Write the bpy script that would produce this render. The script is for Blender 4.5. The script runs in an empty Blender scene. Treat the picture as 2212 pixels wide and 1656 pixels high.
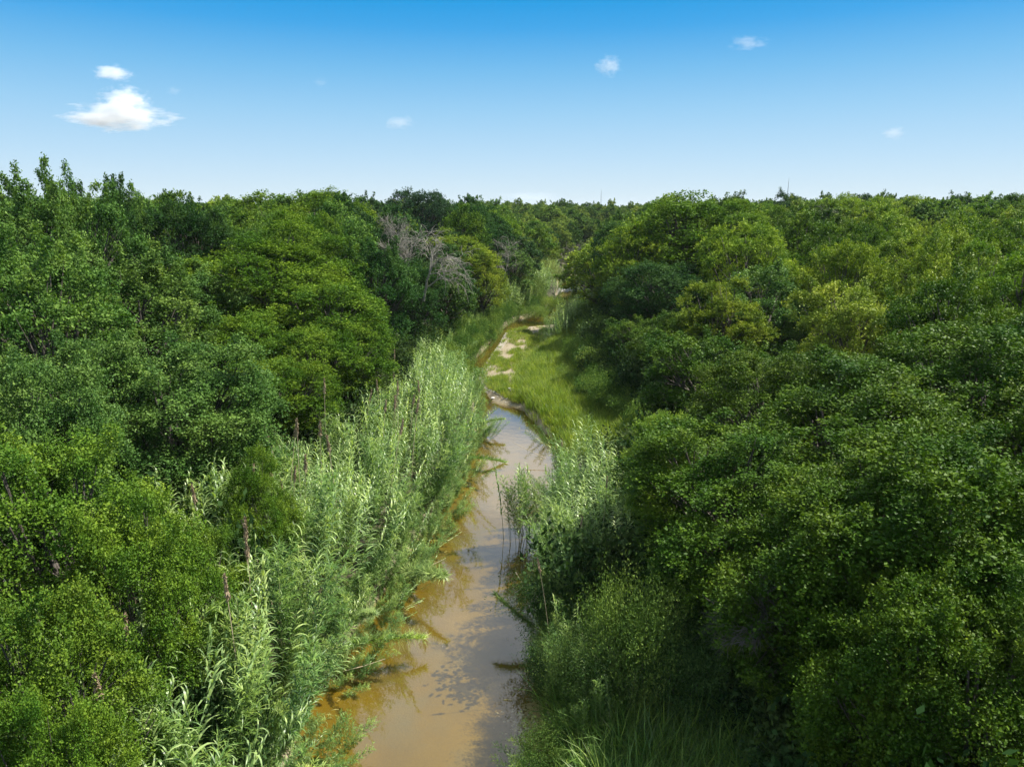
import bpy, math, random
import numpy as np
from mathutils import Vector, Matrix, Euler

random.seed(7)
rng = np.random.default_rng(11)
S = bpy.context.scene
COL = S.collection
PI = math.pi

# ------------------------------------------------------------------ camera
CAM_H, PITCH = 14.0, math.radians(13.8)
cam = bpy.data.cameras.new('camera')
cam.sensor_width = 36; cam.lens = 25.0
cam.clip_start = 0.2; cam.clip_end = 12000
camo = bpy.data.objects.new('camera', cam); COL.objects.link(camo)
camo.location = (0, 0, CAM_H); camo.rotation_euler = (PI/2 - PITCH, 0, 0)
S.camera = camo

# ------------------------------------------------------------------ light
SUN_EL, SUN_AZ = math.radians(56), math.radians(12)      # azimuth from +X towards +Y
S.view_settings.view_transform = 'Standard'; S.view_settings.look = 'None'
S.view_settings.gamma = 1; S.view_settings.exposure = 0.75
S.view_settings.use_curve_mapping = False
sd = Vector((math.cos(SUN_EL)*math.cos(SUN_AZ), math.cos(SUN_EL)*math.sin(SUN_AZ), math.sin(SUN_EL)))
sun = bpy.data.lights.new('sun', 'SUN'); sun.energy = 5.0; sun.angle = math.radians(0.53)
sun.color = (1.0, 0.955, 0.87)
suno = bpy.data.objects.new('sun', sun); COL.objects.link(suno)
suno.rotation_euler = sd.to_track_quat('Z', 'Y').to_euler()
suno.location = (60, 0, 80)
try:
    S.cycles.volume_bounces = 6; S.cycles.max_bounces = 10; S.cycles.transparent_max_bounces = 16
    S.cycles.volume_max_steps = 128
except Exception:
    pass

W = bpy.data.worlds.new('World'); S.world = W; W.use_nodes = True
nt = W.node_tree; nt.nodes.clear(); L = nt.links
def N(tree, kind, **kw):
    n = tree.nodes.new(kind)
    for k, v in kw.items():
        if k in n.inputs.keys() if False else False: pass
        setattr(n, k, v)
    return n
sky = N(nt, 'ShaderNodeTexSky', sky_type='NISHITA'); sky.sun_disc = False
sky.sun_elevation = SUN_EL; sky.sun_rotation = PI/2 - SUN_AZ
sky.air_density = 1.0; sky.dust_density = 0.3; sky.ozone_density = 2.0
geo = N(nt, 'ShaderNodeNewGeometry'); tc = N(nt, 'ShaderNodeTexCoord')
sep = N(nt, 'ShaderNodeSeparateXYZ'); L.new(tc.outputs['Generated'], sep.inputs[0])
ramp = N(nt, 'ShaderNodeValToRGB'); L.new(sep.outputs['Z'], ramp.inputs[0])
SKY = [(0.0, (0.70, 0.83, 0.92)), (0.02, (0.61, 0.775, 0.90)), (0.063, (0.475, 0.70, 0.90)), (0.12, (0.31, 0.60, 0.87)),
       (0.17, (0.165, 0.49, 0.83)), (0.22, (0.035, 0.365, 0.79)), (0.25, (0.0, 0.32, 0.75)), (0.5, (0.06, 0.28, 0.58)), (1.0, (0.09, 0.24, 0.46))]
cr = ramp.color_ramp
while len(cr.elements) < len(SKY): cr.elements.new(0.5)
for e, (p, c) in zip(cr.elements, SKY): e.position = p; e.color = (*c, 1)
# the physical sky, pulled towards the air colours of the photograph
mixs = N(nt, 'ShaderNodeMix', data_type='RGBA', blend_type='MIX'); mixs.inputs[0].default_value = 0.92
scl = N(nt, 'ShaderNodeVectorMath', operation='SCALE'); scl.inputs['Scale'].default_value = 8.0
L.new(ramp.outputs[0], scl.inputs[0])
L.new(sky.outputs[0], mixs.inputs[6]); L.new(scl.outputs[0], mixs.inputs[7])
# broad fair-weather cloud field above the picture, mirrored by the creek
mp = N(nt, 'ShaderNodeVectorMath', operation='DIVIDE')
zc = N(nt, 'ShaderNodeMath', operation='MAXIMUM'); zc.inputs[1].default_value = 0.05
L.new(sep.outputs['Z'], zc.inputs[0])
cmb = N(nt, 'ShaderNodeCombineXYZ')
for k in range(3): L.new(zc.outputs[0], cmb.inputs[k])
L.new(tc.outputs['Generated'], mp.inputs[0]); L.new(cmb.outputs[0], mp.inputs[1])
cn = N(nt, 'ShaderNodeTexNoise'); cn.inputs['Scale'].default_value = 1.3; cn.inputs['Detail'].default_value = 7
cn.inputs['Roughness'].default_value = 0.58
L.new(mp.outputs[0], cn.inputs['Vector'])
cm = N(nt, 'ShaderNodeMapRange'); cm.inputs[1].default_value = 0.38; cm.inputs[2].default_value = 0.60
L.new(cn.outputs[0], cm.inputs[0])
hm = N(nt, 'ShaderNodeMapRange'); hm.inputs[1].default_value = 0.26; hm.inputs[2].default_value = 0.33
L.new(sep.outputs['Z'], hm.inputs[0])
cmul = N(nt, 'ShaderNodeMath', operation='MULTIPLY'); L.new(cm.outputs[0], cmul.inputs[0]); L.new(hm.outputs[0], cmul.inputs[1])
mixc = N(nt, 'ShaderNodeMix', data_type='RGBA', blend_type='MIX')
L.new(cmul.outputs[0], mixc.inputs[0]); L.new(mixs.outputs[2], mixc.inputs[6]); mixc.inputs[7].default_value = (8.0, 8.2, 8.6, 1)
bg = N(nt, 'ShaderNodeBackground'); bg.inputs['Strength'].default_value = 0.079
out = N(nt, 'ShaderNodeOutputWorld')
L.new(mixc.outputs[2], bg.inputs[0]); L.new(bg.outputs[0], out.inputs[0])

# ------------------------------------------------------------------ helpers
def P(u, v, y):
    """a point seen at (u, v) of a 2212-wide view of the photograph, y metres ahead"""
    dx = (u-1106)/1537; up = (828-v)/1537
    cy = math.cos(PITCH)+up*math.sin(PITCH); cz = -math.sin(PITCH)+up*math.cos(PITCH)
    t = y/cy
    return dx*t, y, CAM_H + cz*t

class MB:
    """collects polygons, then links them as one mesh"""
    def __init__(s): s.v = []; s.q = []; s.t = []; s.n = 0; s.fa = []
    def quads(s, v, q):
        s.v.append(np.asarray(v, float)); s.q.append(np.asarray(q, int)+s.n); s.n += len(v)
    def tris(s, v, q):
        s.v.append(np.asarray(v, float)); s.t.append(np.asarray(q, int)+s.n); s.n += len(v)
    def tube(s, pts, radii, sides=5):
        pts = np.asarray(pts, float); n = len(pts)
        d = np.gradient(pts, axis=0); d /= np.linalg.norm(d, axis=1)[:, None]+1e-9
        ref = np.where(np.abs(d[:, 2:3]) < .9, np.array([[0, 0, 1.]]), np.array([[1., 0, 0]]))
        a = np.cross(d, ref); a /= np.linalg.norm(a, axis=1)[:, None]+1e-9
        b = np.cross(d, a)
        th = np.arange(sides)*2*PI/sides
        r = np.asarray(radii, float)[:, None, None]
        V = pts[:, None]+r*(np.cos(th)[None, :, None]*a[:, None]+np.sin(th)[None, :, None]*b[:, None])
        i = np.arange(n-1)[:, None]*sides; j = np.arange(sides)[None]; k = (j+1) % sides
        Q = np.stack([i+j, i+k, i+sides+k, i+sides+j], -1).reshape(-1, 4)
        s.quads(V.reshape(-1, 3), Q)
    def mesh(s, name, mat, smooth=False, leafvar=False):
        V = np.concatenate(s.v) if s.v else np.zeros((0, 3))
        me = bpy.data.meshes.new(name)
        Q = np.concatenate(s.q) if s.q else np.zeros((0, 4), int)
        T = np.concatenate(s.t) if s.t else np.zeros((0, 3), int)
        me.vertices.add(len(V)); me.vertices.foreach_set('co', V.astype(np.float32).ravel())
        nl = Q.size+T.size
        me.loops.add(nl); me.loops.foreach_set('vertex_index', np.concatenate([Q.ravel(), T.ravel()]).astype(np.int32))
        st = np.concatenate([np.arange(len(Q))*4, Q.size+np.arange(len(T))*3]).astype(np.int32)
        me.polygons.add(len(st)); me.polygons.foreach_set('loop_start', st)
        me.update(calc_edges=True)
        if smooth: me.polygons.foreach_set('use_smooth', np.ones(len(st), bool))
        if leafvar is not False:
            a = me.attributes.new('leafvar', 'FLOAT', 'FACE')
            a.data.foreach_set('value', (rng.random(len(st)) if leafvar is True else leafvar).astype(np.float32))
        if mat: me.materials.append(mat)
        return me

def tag(o, label=None, cat=None, group=None, kind=None):
    if label: o['label'] = label
    if cat: o['category'] = cat
    if group: o['group'] = group
    if kind: o['kind'] = kind
    return o
def ob(name, me, parent=None):
    o = bpy.data.objects.new(name, me); COL.objects.link(o)
    if parent: o.parent = parent
    return o
def empty(name, loc, rz=0.0):
    o = bpy.data.objects.new(name, None); COL.objects.link(o)
    o.location = loc; o.rotation_euler = (0, 0, rz); o.empty_display_size = .2
    return o
def unit(a): return a/(np.linalg.norm(a, axis=-1, keepdims=True)+1e-9)

# ------------------------------------------------------------------ materials
def newmat(name):
    m = bpy.data.materials.new(name); m.use_nodes = True
    m.node_tree.nodes.clear(); return m, m.node_tree
def leaf_material(name, tint_from_object=True, base=(0.06, 0.11, 0.025), trans=0.22, rough=0.6, spec=0.08, objvar=0.0):
    """leaf albedo = tint, varied from leaf to leaf (at random, with painted sun on crown spray tips) and from plant to plant"""
    m, t = newmat(name); l = t.links
    o = N(t, 'ShaderNodeOutputMaterial'); oi = N(t, 'ShaderNodeObjectInfo')
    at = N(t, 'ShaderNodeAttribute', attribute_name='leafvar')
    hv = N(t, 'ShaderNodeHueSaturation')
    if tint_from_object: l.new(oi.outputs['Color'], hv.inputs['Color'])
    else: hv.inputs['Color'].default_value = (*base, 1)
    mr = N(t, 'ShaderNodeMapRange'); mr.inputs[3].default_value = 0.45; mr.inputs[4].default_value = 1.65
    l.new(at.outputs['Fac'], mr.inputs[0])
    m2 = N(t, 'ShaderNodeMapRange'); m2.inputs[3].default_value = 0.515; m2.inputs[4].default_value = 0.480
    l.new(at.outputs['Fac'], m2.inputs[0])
    mu = N(t, 'ShaderNodeMath', operation='MULTIPLY'); l.new(mr.outputs[0], mu.inputs[0])
    m3 = N(t, 'ShaderNodeMapRange'); m3.inputs[3].default_value = 1-objvar; m3.inputs[4].default_value = 1+objvar
    l.new(oi.outputs['Random'], m3.inputs[0]); l.new(m3.outputs[0], mu.inputs[1])
    ad = N(t, 'ShaderNodeMath', operation='ADD')
    m4 = N(t, 'ShaderNodeMapRange'); m4.inputs[3].default_value = 0.028*min(1, objvar*4); m4.inputs[4].default_value = -0.028*min(1, objvar*4)
    l.new(oi.outputs['Random'], m4.inputs[0]); l.new(m2.outputs[0], ad.inputs[0]); l.new(m4.outputs[0], ad.inputs[1])
    txc = N(t, 'ShaderNodeTexCoord'); pn = N(t, 'ShaderNodeTexNoise'); pn.inputs['Scale'].default_value = .55; pn.inputs['Detail'].default_value = 3
    l.new(txc.outputs['Object'], pn.inputs['Vector'])
    p1 = N(t, 'ShaderNodeMapRange'); p1.inputs[1].default_value = .35; p1.inputs[2].default_value = .65; p1.inputs[3].default_value = .72; p1.inputs[4].default_value = 1.3; l.new(pn.outputs[0], p1.inputs[0])
    p2 = N(t, 'ShaderNodeMapRange'); p2.inputs[1].default_value = .35; p2.inputs[2].default_value = .65; p2.inputs[3].default_value = .018; p2.inputs[4].default_value = -.022; l.new(pn.outputs[0], p2.inputs[0])
    mu2 = N(t, 'ShaderNodeMath', operation='MULTIPLY'); l.new(mu.outputs[0], mu2.inputs[0]); l.new(p1.outputs[0], mu2.inputs[1]); mu = mu2
    ad2 = N(t, 'ShaderNodeMath', operation='ADD'); l.new(ad.outputs[0], ad2.inputs[0]); l.new(p2.outputs[0], ad2.inputs[1]); ad = ad2
    l.new(mu.outputs[0], hv.inputs['Value']); l.new(ad.outputs[0], hv.inputs['Hue'])
    pb = N(t, 'ShaderNodeBsdfPrincipled'); pb.inputs['Roughness'].default_value = rough
    pb.inputs['Specular IOR Level'].default_value = spec
    l.new(hv.outputs[0], pb.inputs['Base Color'])
    tr = N(t, 'ShaderNodeBsdfTranslucent')
    tc_ = N(t, 'ShaderNodeMix', data_type='RGBA', blend_type='MULTIPLY'); tc_.inputs[0].default_value = 1
    tc_.inputs[7].default_value = (1.35, 1.45, 0.45, 1); l.new(hv.outputs[0], tc_.inputs[6]); l.new(tc_.outputs[2], tr.inputs[0])
    mx = N(t, 'ShaderNodeMixShader'); mx.inputs[0].default_value = trans
    l.new(pb.outputs[0], mx.inputs[1]); l.new(tr.outputs[0], mx.inputs[2]); l.new(mx.outputs[0], o.inputs[0])
    return m
def rough_material(name, c1, c2, scale, rough=0.85, bump=0.3, tex='noise', detail=6, c3=None, coords='Object'):
    m, t = newmat(name); l = t.links
    o = N(t, 'ShaderNodeOutputMaterial'); tx = N(t, 'ShaderNodeTexCoord')
    n = N(t, 'ShaderNodeTexNoise'); n.inputs['Scale'].default_value = scale; n.inputs['Detail'].default_value = detail
    n.inputs['Roughness'].default_value = 0.65
    l.new(tx.outputs[coords], n.inputs['Vector'])
    r = N(t, 'ShaderNodeValToRGB'); r.color_ramp.elements[0].position = .35; r.color_ramp.elements[1].position = .66
    r.color_ramp.elements[0].color = (*c1, 1); r.color_ramp.elements[1].color = (*c2, 1)
    l.new(n.outputs[0], r.inputs[0])
    pb = N(t, 'ShaderNodeBsdfPrincipled'); pb.inputs['Roughness'].default_value = rough
    l.new(r.outputs[0], pb.inputs['Base Color'])
    b = N(t, 'ShaderNodeBump'); b.inputs['Strength'].default_value = bump; b.inputs['Distance'].default_value = 0.05
    l.new(n.outputs[0], b.inputs['Height']); l.new(b.outputs[0], pb.inputs['Normal'])
    l.new(pb.outputs[0], o.inputs[0])
    return m
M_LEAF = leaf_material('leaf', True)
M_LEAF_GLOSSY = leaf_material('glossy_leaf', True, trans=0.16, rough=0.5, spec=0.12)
M_FAR_LEAF = leaf_material('far_leaf', False, (0.100, 0.170, 0.030), objvar=0.35)
M_REED = leaf_material('reed_leaf', False, (0.240, 0.350, 0.120), trans=0.32, rough=0.38, spec=0.5, objvar=0.16)
M_REED_FINE = leaf_material('fine_reed_leaf', False, (0.135, 0.235, 0.050), trans=0.32, rough=0.45, spec=0.35, objvar=0.2)
M_GRASS = leaf_material('grass_blade', False, (0.190, 0.270, 0.028), trans=0.38, rough=0.5, spec=0.3, objvar=0.3)
M_GRASS_DRY = leaf_material('dry_grass_blade', False, (0.30, 0.29, 0.10), trans=0.38, rough=0.5, spec=0.3, objvar=0.3)
M_GRASS_DEEP = leaf_material('long_grass_blade', False, (0.14, 0.25, 0.045), trans=0.35, rough=0.42, spec=0.45, objvar=0.25)
M_BUSH = leaf_material('undergrowth_leaf', False, (0.045, 0.085, 0.022), objvar=0.3)
M_BARK = rough_material('bark', (0.05, 0.04, 0.03), (0.14, 0.12, 0.10), 8)
M_DEAD = rough_material('dead_wood', (0.17, 0.155, 0.125), (0.34, 0.31, 0.255), 6)
M_DEAD_SHADED = rough_material('shaded_dead_wood', (0.075, 0.07, 0.06), (0.16, 0.15, 0.135), 6)  # dead wood in a darker tone, the shade on the branches painted in
M_CANE = rough_material('cane_stem', (0.14, 0.17, 0.06), (0.28, 0.27, 0.12), 5, rough=.5)
M_DRYCANE = rough_material('dry_cane', (0.42, 0.33, 0.20), (0.62, 0.52, 0.36), 5, rough=.6)
M_PLUME = rough_material('plume', (0.30, 0.215, 0.13), (0.46, 0.36, 0.23), 20, rough=.9)
M_ROCK = rough_material('limestone', (0.42, 0.40, 0.36), (0.72, 0.70, 0.66), 4, rough=.8, bump=.6)
M_STEEL = rough_material('galvanised_steel', (0.20, 0.21, 0.22), (0.30, 0.31, 0.32), 4, rough=.5)

# ------------------------------------------------------------------ the creek and the lie of the land
ys_l = [-60, 0, 15.5, 18.3, 20.6, 24.1, 27, 31.7, 37.3, 44.1, 49.7, 53.7, 59.2, 63.8, 72.7, 82.8, 91.8, 96, 110.9, 127, 141, 150, 175, 230]
xs_l = [-9.6, -6.3, -5.8, -6.0, -5.6, -4.8, -4.4, -3.5, -2.8, -2.4, -2.7, -3.3, -4.2, -4.1, -2.7, -1.7, 0.2, 2.7, 6.8, 8.2, 9.1, 10, 24, 60]
ys_r = [-60, 0, 15.5, 18.3, 20.6, 24.1, 29.2, 34.6, 38.1, 42.2, 48.5, 52.3, 56.7, 61.8, 68, 75.4, 84, 91.8, 105, 117, 144, 175, 230]
xs_r = [3, 1.9, 1.2, 1.0, 1.0, 1.2, 1.7, 2.4, 2.9, 2.6, 0.9, 0.3, 0.4, 0.9, 2.4, 4.3, 6.4, 8.2, 9.4, 10.4, 13.8, 31, 68]
# the narrow channel beside the sand bar
ys_c = [49.0, 51.0, 53.0, 55.1, 59.2, 68.0, 74.0, 81.2, 84.5, 86.5, 90]
xs_c = [1.0, -0.7, -1.6, -2.2, -2.9, -2.1, -1.4, -0.8, 0.8, 3.8, 8.4]
def left_edge(y): return np.interp(y, ys_l, xs_l)
def right_edge(y): return np.interp(y, ys_r, xs_r)
def water_right(y):
    y = np.asarray(y, float)
    return np.where((y > 49) & (y < 90), np.interp(y, ys_c, xs_c), right_edge(y))
_ph = rng.random((12, 3))*6.28
def wob(x, y, s):
    r = 0
    for k in range(6):
        a = _ph[k, 0]; f = s*(1+.6*k)
        r = r+np.sin(f*(x*math.cos(a)+y*math.sin(a))+_ph[k, 1])*np.cos(f*.8*(x*math.sin(a)-y*math.cos(a))+_ph[k, 2])/(1+.5*k)
    return r*.5
def ground(x, y):
    x = np.asarray(x, float); y = np.asarray(y, float)
    xl, xr, xw = left_edge(y), right_edge(y), water_right(y)
    dl = xl-x; dr = x-xr                                 # distance outside the bed
    inw = np.minimum(x-xl, xw-x)                          # inside the water
    bed = np.where(inw > 0, -0.05-0.38*np.clip(inw/1.2, 0, 1), 0.0)
    bar = np.where((x > xw) & (x < xr), 0.05+0.20*np.clip((x-xw)/1.5, 0, 1), 0)
    hl = np.where(dl > 0, 0.9*(1-np.exp(-dl/0.4))+2.4*(1-np.exp(-np.maximum(dl-2, 0)/9)), 0)
    hr = np.where(dr > 0, 0.9*(1-np.exp(-dr/0.5))+2.0*(1-np.exp(-np.maximum(dr-3, 0)/10)), 0)
    d = np.maximum(np.maximum(dl, dr), 0)
    far = 2.6*np.clip((np.hypot(x, y)-90)/160, 0, 1)*np.clip(d/15, 0, 1)
    far = far+2.0*np.clip((x-25)/60, 0, 1)*np.clip(d/20, 0, 1)
    n = wob(x, y, .25)*.12*np.clip(d, 0.0, 1)+wob(x, y, 1.4)*.035*(1+np.clip(d, 0, 1))
    # riffle of gravel across the creek further up, and the sandy neck
    rif = .34*np.exp(-((y-126)/3.2)**2)+.34*np.exp(-((y-107)/4.5)**2)*np.clip((x-left_edge(y)-.8)/1.5, 0, 1)
    rif = rif+.36*np.exp(-((y-52)/2.2)**2)*np.clip((x-xl-.9)/.8, 0, 1)
    return bed+bar+hl+hr+far+n+np.where(d <= 0, rif, 0)

def axis(segs):
    a = [segs[0][0]]
    for x0, x1, st in segs:
        k = max(1, int(round((x1-x0)/st))); a += list(np.linspace(x0, x1, k+1)[1:])
    return np.array(a)
gx = axis([(-3500, -600, 500), (-600, -120, 60), (-120, -30, 6), (-30, -12, 1.2), (-12, 16, 0.28), (16, 40, 1.5), (40, 120, 8), (120, 600, 60), (600, 3500, 500)])
gy = axis([(-300, -60, 40), (-60, 5, 3), (5, 100, 0.4), (100, 160, 0.8), (160, 260, 5), (260, 700, 40), (700, 5200, 500)])
GX, GY = np.meshgrid(gx, gy)
GZ = ground(GX, GY)
mb = MB()
nx, ny = len(gx), len(gy)
ii = (np.arange(ny-1)[:, None]*nx+np.arange(nx-1)[None]).reshape(-1, 1)
mb.quads(np.stack([GX, GY, GZ], -1).reshape(-1, 3), np.concatenate([ii, ii+1, ii+nx+1, ii+nx], 1))
def ground_material():
    m, t = newmat('creek_ground'); l = t.links
    o = N(t, 'ShaderNodeOutputMaterial'); g = N(t, 'ShaderNodeNewGeometry'); s = N(t, 'ShaderNodeSeparateXYZ')
    l.new(g.outputs['Position'], s.inputs[0])
    def noise(sc, det=5, rgh=.6):
        n = N(t, 'ShaderNodeTexNoise'); n.inputs['Scale'].default_value = sc; n.inputs['Detail'].default_value = det
        n.inputs['Roughness'].default_value = rgh; l.new(g.outputs['Position'], n.inputs['Vector']); return n
    def rmp(src, a, b, ca, cb):
        r = N(t, 'ShaderNodeValToRGB'); r.color_ramp.elements[0].position = a; r.color_ramp.elements[1].position = b
        r.color_ramp.elements[0].color = (*ca, 1); r.color_ramp.elements[1].color = (*cb, 1); l.new(src, r.inputs[0]); return r
    n1, n2, n3 = noise(.45, 6), noise(9, 8, .75), noise(1.6, 5)
    silt = rmp(n1.outputs[0], .45, .68, (0.185, 0.134, 0.006), (0.150, 0.134, 0.074))      # algae-stained bed, bare silt
    sand = rmp(n2.outputs[0], .34, .66, (0.20, 0.160, 0.095), (0.42, 0.35, 0.235))       # damp to dry sand and grit
    soil = rmp(n3.outputs[0], .4, .6, (0.030, 0.026, 0.014), (0.07, 0.062, 0.03))
    z1 = N(t, 'ShaderNodeMapRange'); z1.inputs[1].default_value = -0.06; z1.inputs[2].default_value = 0.10; l.new(s.outputs['Z'], z1.inputs[0])
    nz = N(t, 'ShaderNodeMath', operation='MULTIPLY_ADD'); nz.inputs[1].default_value = .5; l.new(n3.outputs[0], nz.inputs[0]); l.new(s.outputs['Z'], nz.inputs[2])
    z2 = N(t, 'ShaderNodeMapRange'); z2.inputs[1].default_value = 0.56; z2.inputs[2].default_value = 0.70; l.new(nz.outputs[0], z2.inputs[0])
    a = N(t, 'ShaderNodeMix', data_type='RGBA'); l.new(z1.outputs[0], a.inputs[0]); l.new(silt.outputs[0], a.inputs[6]); l.new(sand.outputs[0], a.inputs[7])
    b = N(t, 'ShaderNodeMix', data_type='RGBA'); l.new(z2.outputs[0], b.inputs[0]); l.new(a.outputs[2], b.inputs[6]); l.new(soil.outputs[0], b.inputs[7])
    pb = N(t, 'ShaderNodeBsdfPrincipled'); pb.inputs['Roughness'].default_value = .8; l.new(b.outputs[2], pb.inputs['Base Color'])
    bp = N(t, 'ShaderNodeBump'); bp.inputs['Strength'].default_value = .6; bp.inputs['Distance'].default_value = .05
    l.new(n2.outputs[0], bp.inputs['Height']); l.new(bp.outputs[0], pb.inputs['Normal']); l.new(pb.outputs[0], o.inputs[0])
    return m
tag(ob('ground', mb.mesh('ground', ground_material(), smooth=True)), kind='structure')

# water: one thin sheet following the creek
mb = MB(); wy = axis([(-60, 5, 5), (5, 230, 1.0)])
wl, wr = left_edge(wy)-2.5, np.maximum(water_right(wy), right_edge(wy)-0.0)+2.0
cols = np.linspace(0, 1, 9)
WX = wl[:, None]*(1-cols)+wr[:, None]*cols; WYY = np.repeat(wy[:, None], 9, 1)
ii = (np.arange(len(wy)-1)[:, None]*9+np.arange(8)[None]).reshape(-1, 1)
mb.quads(np.stack([WX, WYY, WX*0], -1).reshape(-1, 3), np.concatenate([ii, ii+1, ii+10, ii+9], 1))
def water_material():
    m, t = newmat('creek_water'); l = t.links
    o = N(t, 'ShaderNodeOutputMaterial'); g = N(t, 'ShaderNodeNewGeometry')
    n = N(t, 'ShaderNodeTexNoise'); n.inputs['Scale'].default_value = 2.2; n.inputs['Detail'].default_value = 5; l.new(g.outputs['Position'], n.inputs['Vector'])
    bp = N(t, 'ShaderNodeBump'); bp.inputs['Strength'].default_value = .07; bp.inputs['Distance'].default_value = .05; l.new(n.outputs[0], bp.inputs['Height'])
    tr = N(t, 'ShaderNodeBsdfTransparent'); tr.inputs[0].default_value = (0.93, 0.84, 0.55, 1)
    gl = N(t, 'ShaderNodeBsdfGlossy'); gl.inputs['Roughness'].default_value = .015; l.new(bp.outputs[0], gl.inputs['Normal'])
    # reflectance of the surface, the same from above and below the thin sheet
    dt = N(t, 'ShaderNodeVectorMath', operation='DOT_PRODUCT'); l.new(g.outputs['Incoming'], dt.inputs[0]); l.new(bp.outputs[0], dt.inputs[1])
    ab = N(t, 'ShaderNodeMath', operation='ABSOLUTE'); l.new(dt.outputs['Value'], ab.inputs[0])
    om = N(t, 'ShaderNodeMath', operation='SUBTRACT'); om.inputs[0].default_value = 1.0; l.new(ab.outputs[0], om.inputs[1]); om.use_clamp = True
    pw = N(t, 'ShaderNodeMath', operation='POWER'); pw.inputs[1].default_value = 2.5; l.new(om.outputs[0], pw.inputs[0])
    fr = N(t, 'ShaderNodeMath', operation='MULTIPLY_ADD'); fr.inputs[1].default_value = 1.0; fr.inputs[2].default_value = 0.06; fr.use_clamp = True; l.new(pw.outputs[0], fr.inputs[0])
    # fine silt hanging in the water
    df = N(t, 'ShaderNodeBsdfDiffuse'); df.inputs[0].default_value = (0.100, 0.080, 0.030, 1)
    n2 = N(t, 'ShaderNodeTexNoise'); n2.inputs['Scale'].default_value = .5; n2.inputs['Detail'].default_value = 4; l.new(g.outputs['Position'], n2.inputs['Vector'])
    mr = N(t, 'ShaderNodeMapRange'); mr.inputs[1].default_value = .35; mr.inputs[2].default_value = .7; mr.inputs[3].default_value = .04; mr.inputs[4].default_value = .26
    l.new(n2.outputs[0], mr.inputs[0])
    a = N(t, 'ShaderNodeMixShader'); l.new(mr.outputs[0], a.inputs[0]); l.new(tr.outputs[0], a.inputs[1]); l.new(df.outputs[0], a.inputs[2])
    b = N(t, 'ShaderNodeMixShader'); l.new(fr.outputs[0], b.inputs[0]); l.new(a.outputs[0], b.inputs[1]); l.new(gl.outputs[0], b.inputs[2])
    l.new(b.outputs[0], o.inputs[0]); return m
tag(ob('creek_water', mb.mesh('creek_water', water_material(), smooth=True)), kind='structure')

# ------------------------------------------------------------------ scattering (stuff only)
SRC = bpy.data.collections.new('plant_sources')      # never linked to the scene
def scatter(name, me_list, pts, rot, scl, idx, label=None, cat=None):
    c = bpy.data.collections.new('sources_'+name)
    for k, me in enumerate(me_list):
        c.objects.link(bpy.data.objects.new('%02d_%s_source' % (k, name), me))
    me = bpy.data.meshes.new(name); me.vertices.add(len(pts)); me.vertices.foreach_set('co', np.asarray(pts, np.float32).ravel())
    a = me.attributes.new('rot', 'FLOAT_VECTOR', 'POINT'); a.data.foreach_set('vector', np.asarray(rot, np.float32).ravel())
    a = me.attributes.new('scl', 'FLOAT_VECTOR', 'POINT'); a.data.foreach_set('vector', np.asarray(scl, np.float32).ravel())
    a = me.attributes.new('pick', 'INT', 'POINT'); a.data.foreach_set('value', np.asarray(idx, np.int32))
    me.update()
    g = bpy.data.node_groups.new(name, 'GeometryNodeTree')
    g.interface.new_socket('Geometry', in_out='INPUT', socket_type='NodeSocketGeometry')
    g.interface.new_socket('Geometry', in_out='OUTPUT', socket_type='NodeSocketGeometry')
    gi, go = g.nodes.new('NodeGroupInput'), g.nodes.new('NodeGroupOutput')
    ci = g.nodes.new('GeometryNodeCollectionInfo'); ci.inputs[0].default_value = c
    ci.inputs['Separate Children'].default_value = True; ci.inputs['Reset Children'].default_value = True
    ip = g.nodes.new('GeometryNodeInstanceOnPoints'); ip.inputs['Pick Instance'].default_value = True
    def na(n, dt):
        q = g.nodes.new('GeometryNodeInputNamedAttribute'); q.data_type = dt; q.inputs[0].default_value = n; return q
    e = g.nodes.new('FunctionNodeEulerToRotation')
    q = na('rot', 'FLOAT_VECTOR'); g.links.new(q.outputs[0], e.inputs[0]); g.links.new(e.outputs[0], ip.inputs['Rotation'])
    q = na('scl', 'FLOAT_VECTOR'); g.links.new(q.outputs[0], ip.inputs['Scale'])
    q = na('pick', 'INT'); g.links.new(q.outputs[0], ip.inputs['Instance Index'])
    g.links.new(gi.outputs[0], ip.inputs['Points']); g.links.new(ci.outputs[0], ip.inputs['Instance']); g.links.new(ip.outputs[0], go.inputs[0])
    o = ob(name, me); o.modifiers.new('scatter', 'NODES').node_group = g
    tag(o, label, cat, kind='stuff'); return o

# ------------------------------------------------------------------ trees
def leaf_quads(mb, c, a, b, ln, wd):
    """rhombic leaves: centre c, long axis a, cross axis b"""
    h = (a*ln[:, None])/2; w = (b*wd[:, None])/2
    V = np.stack([c-h, c+w-h*.1, c+h, c-w-h*.1], 1).reshape(-1, 3)
    mb.quads(V, np.arange(len(c)*4).reshape(-1, 4))

def rand_dirs(n): return unit(rng.normal(size=(n, 3)))

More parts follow.
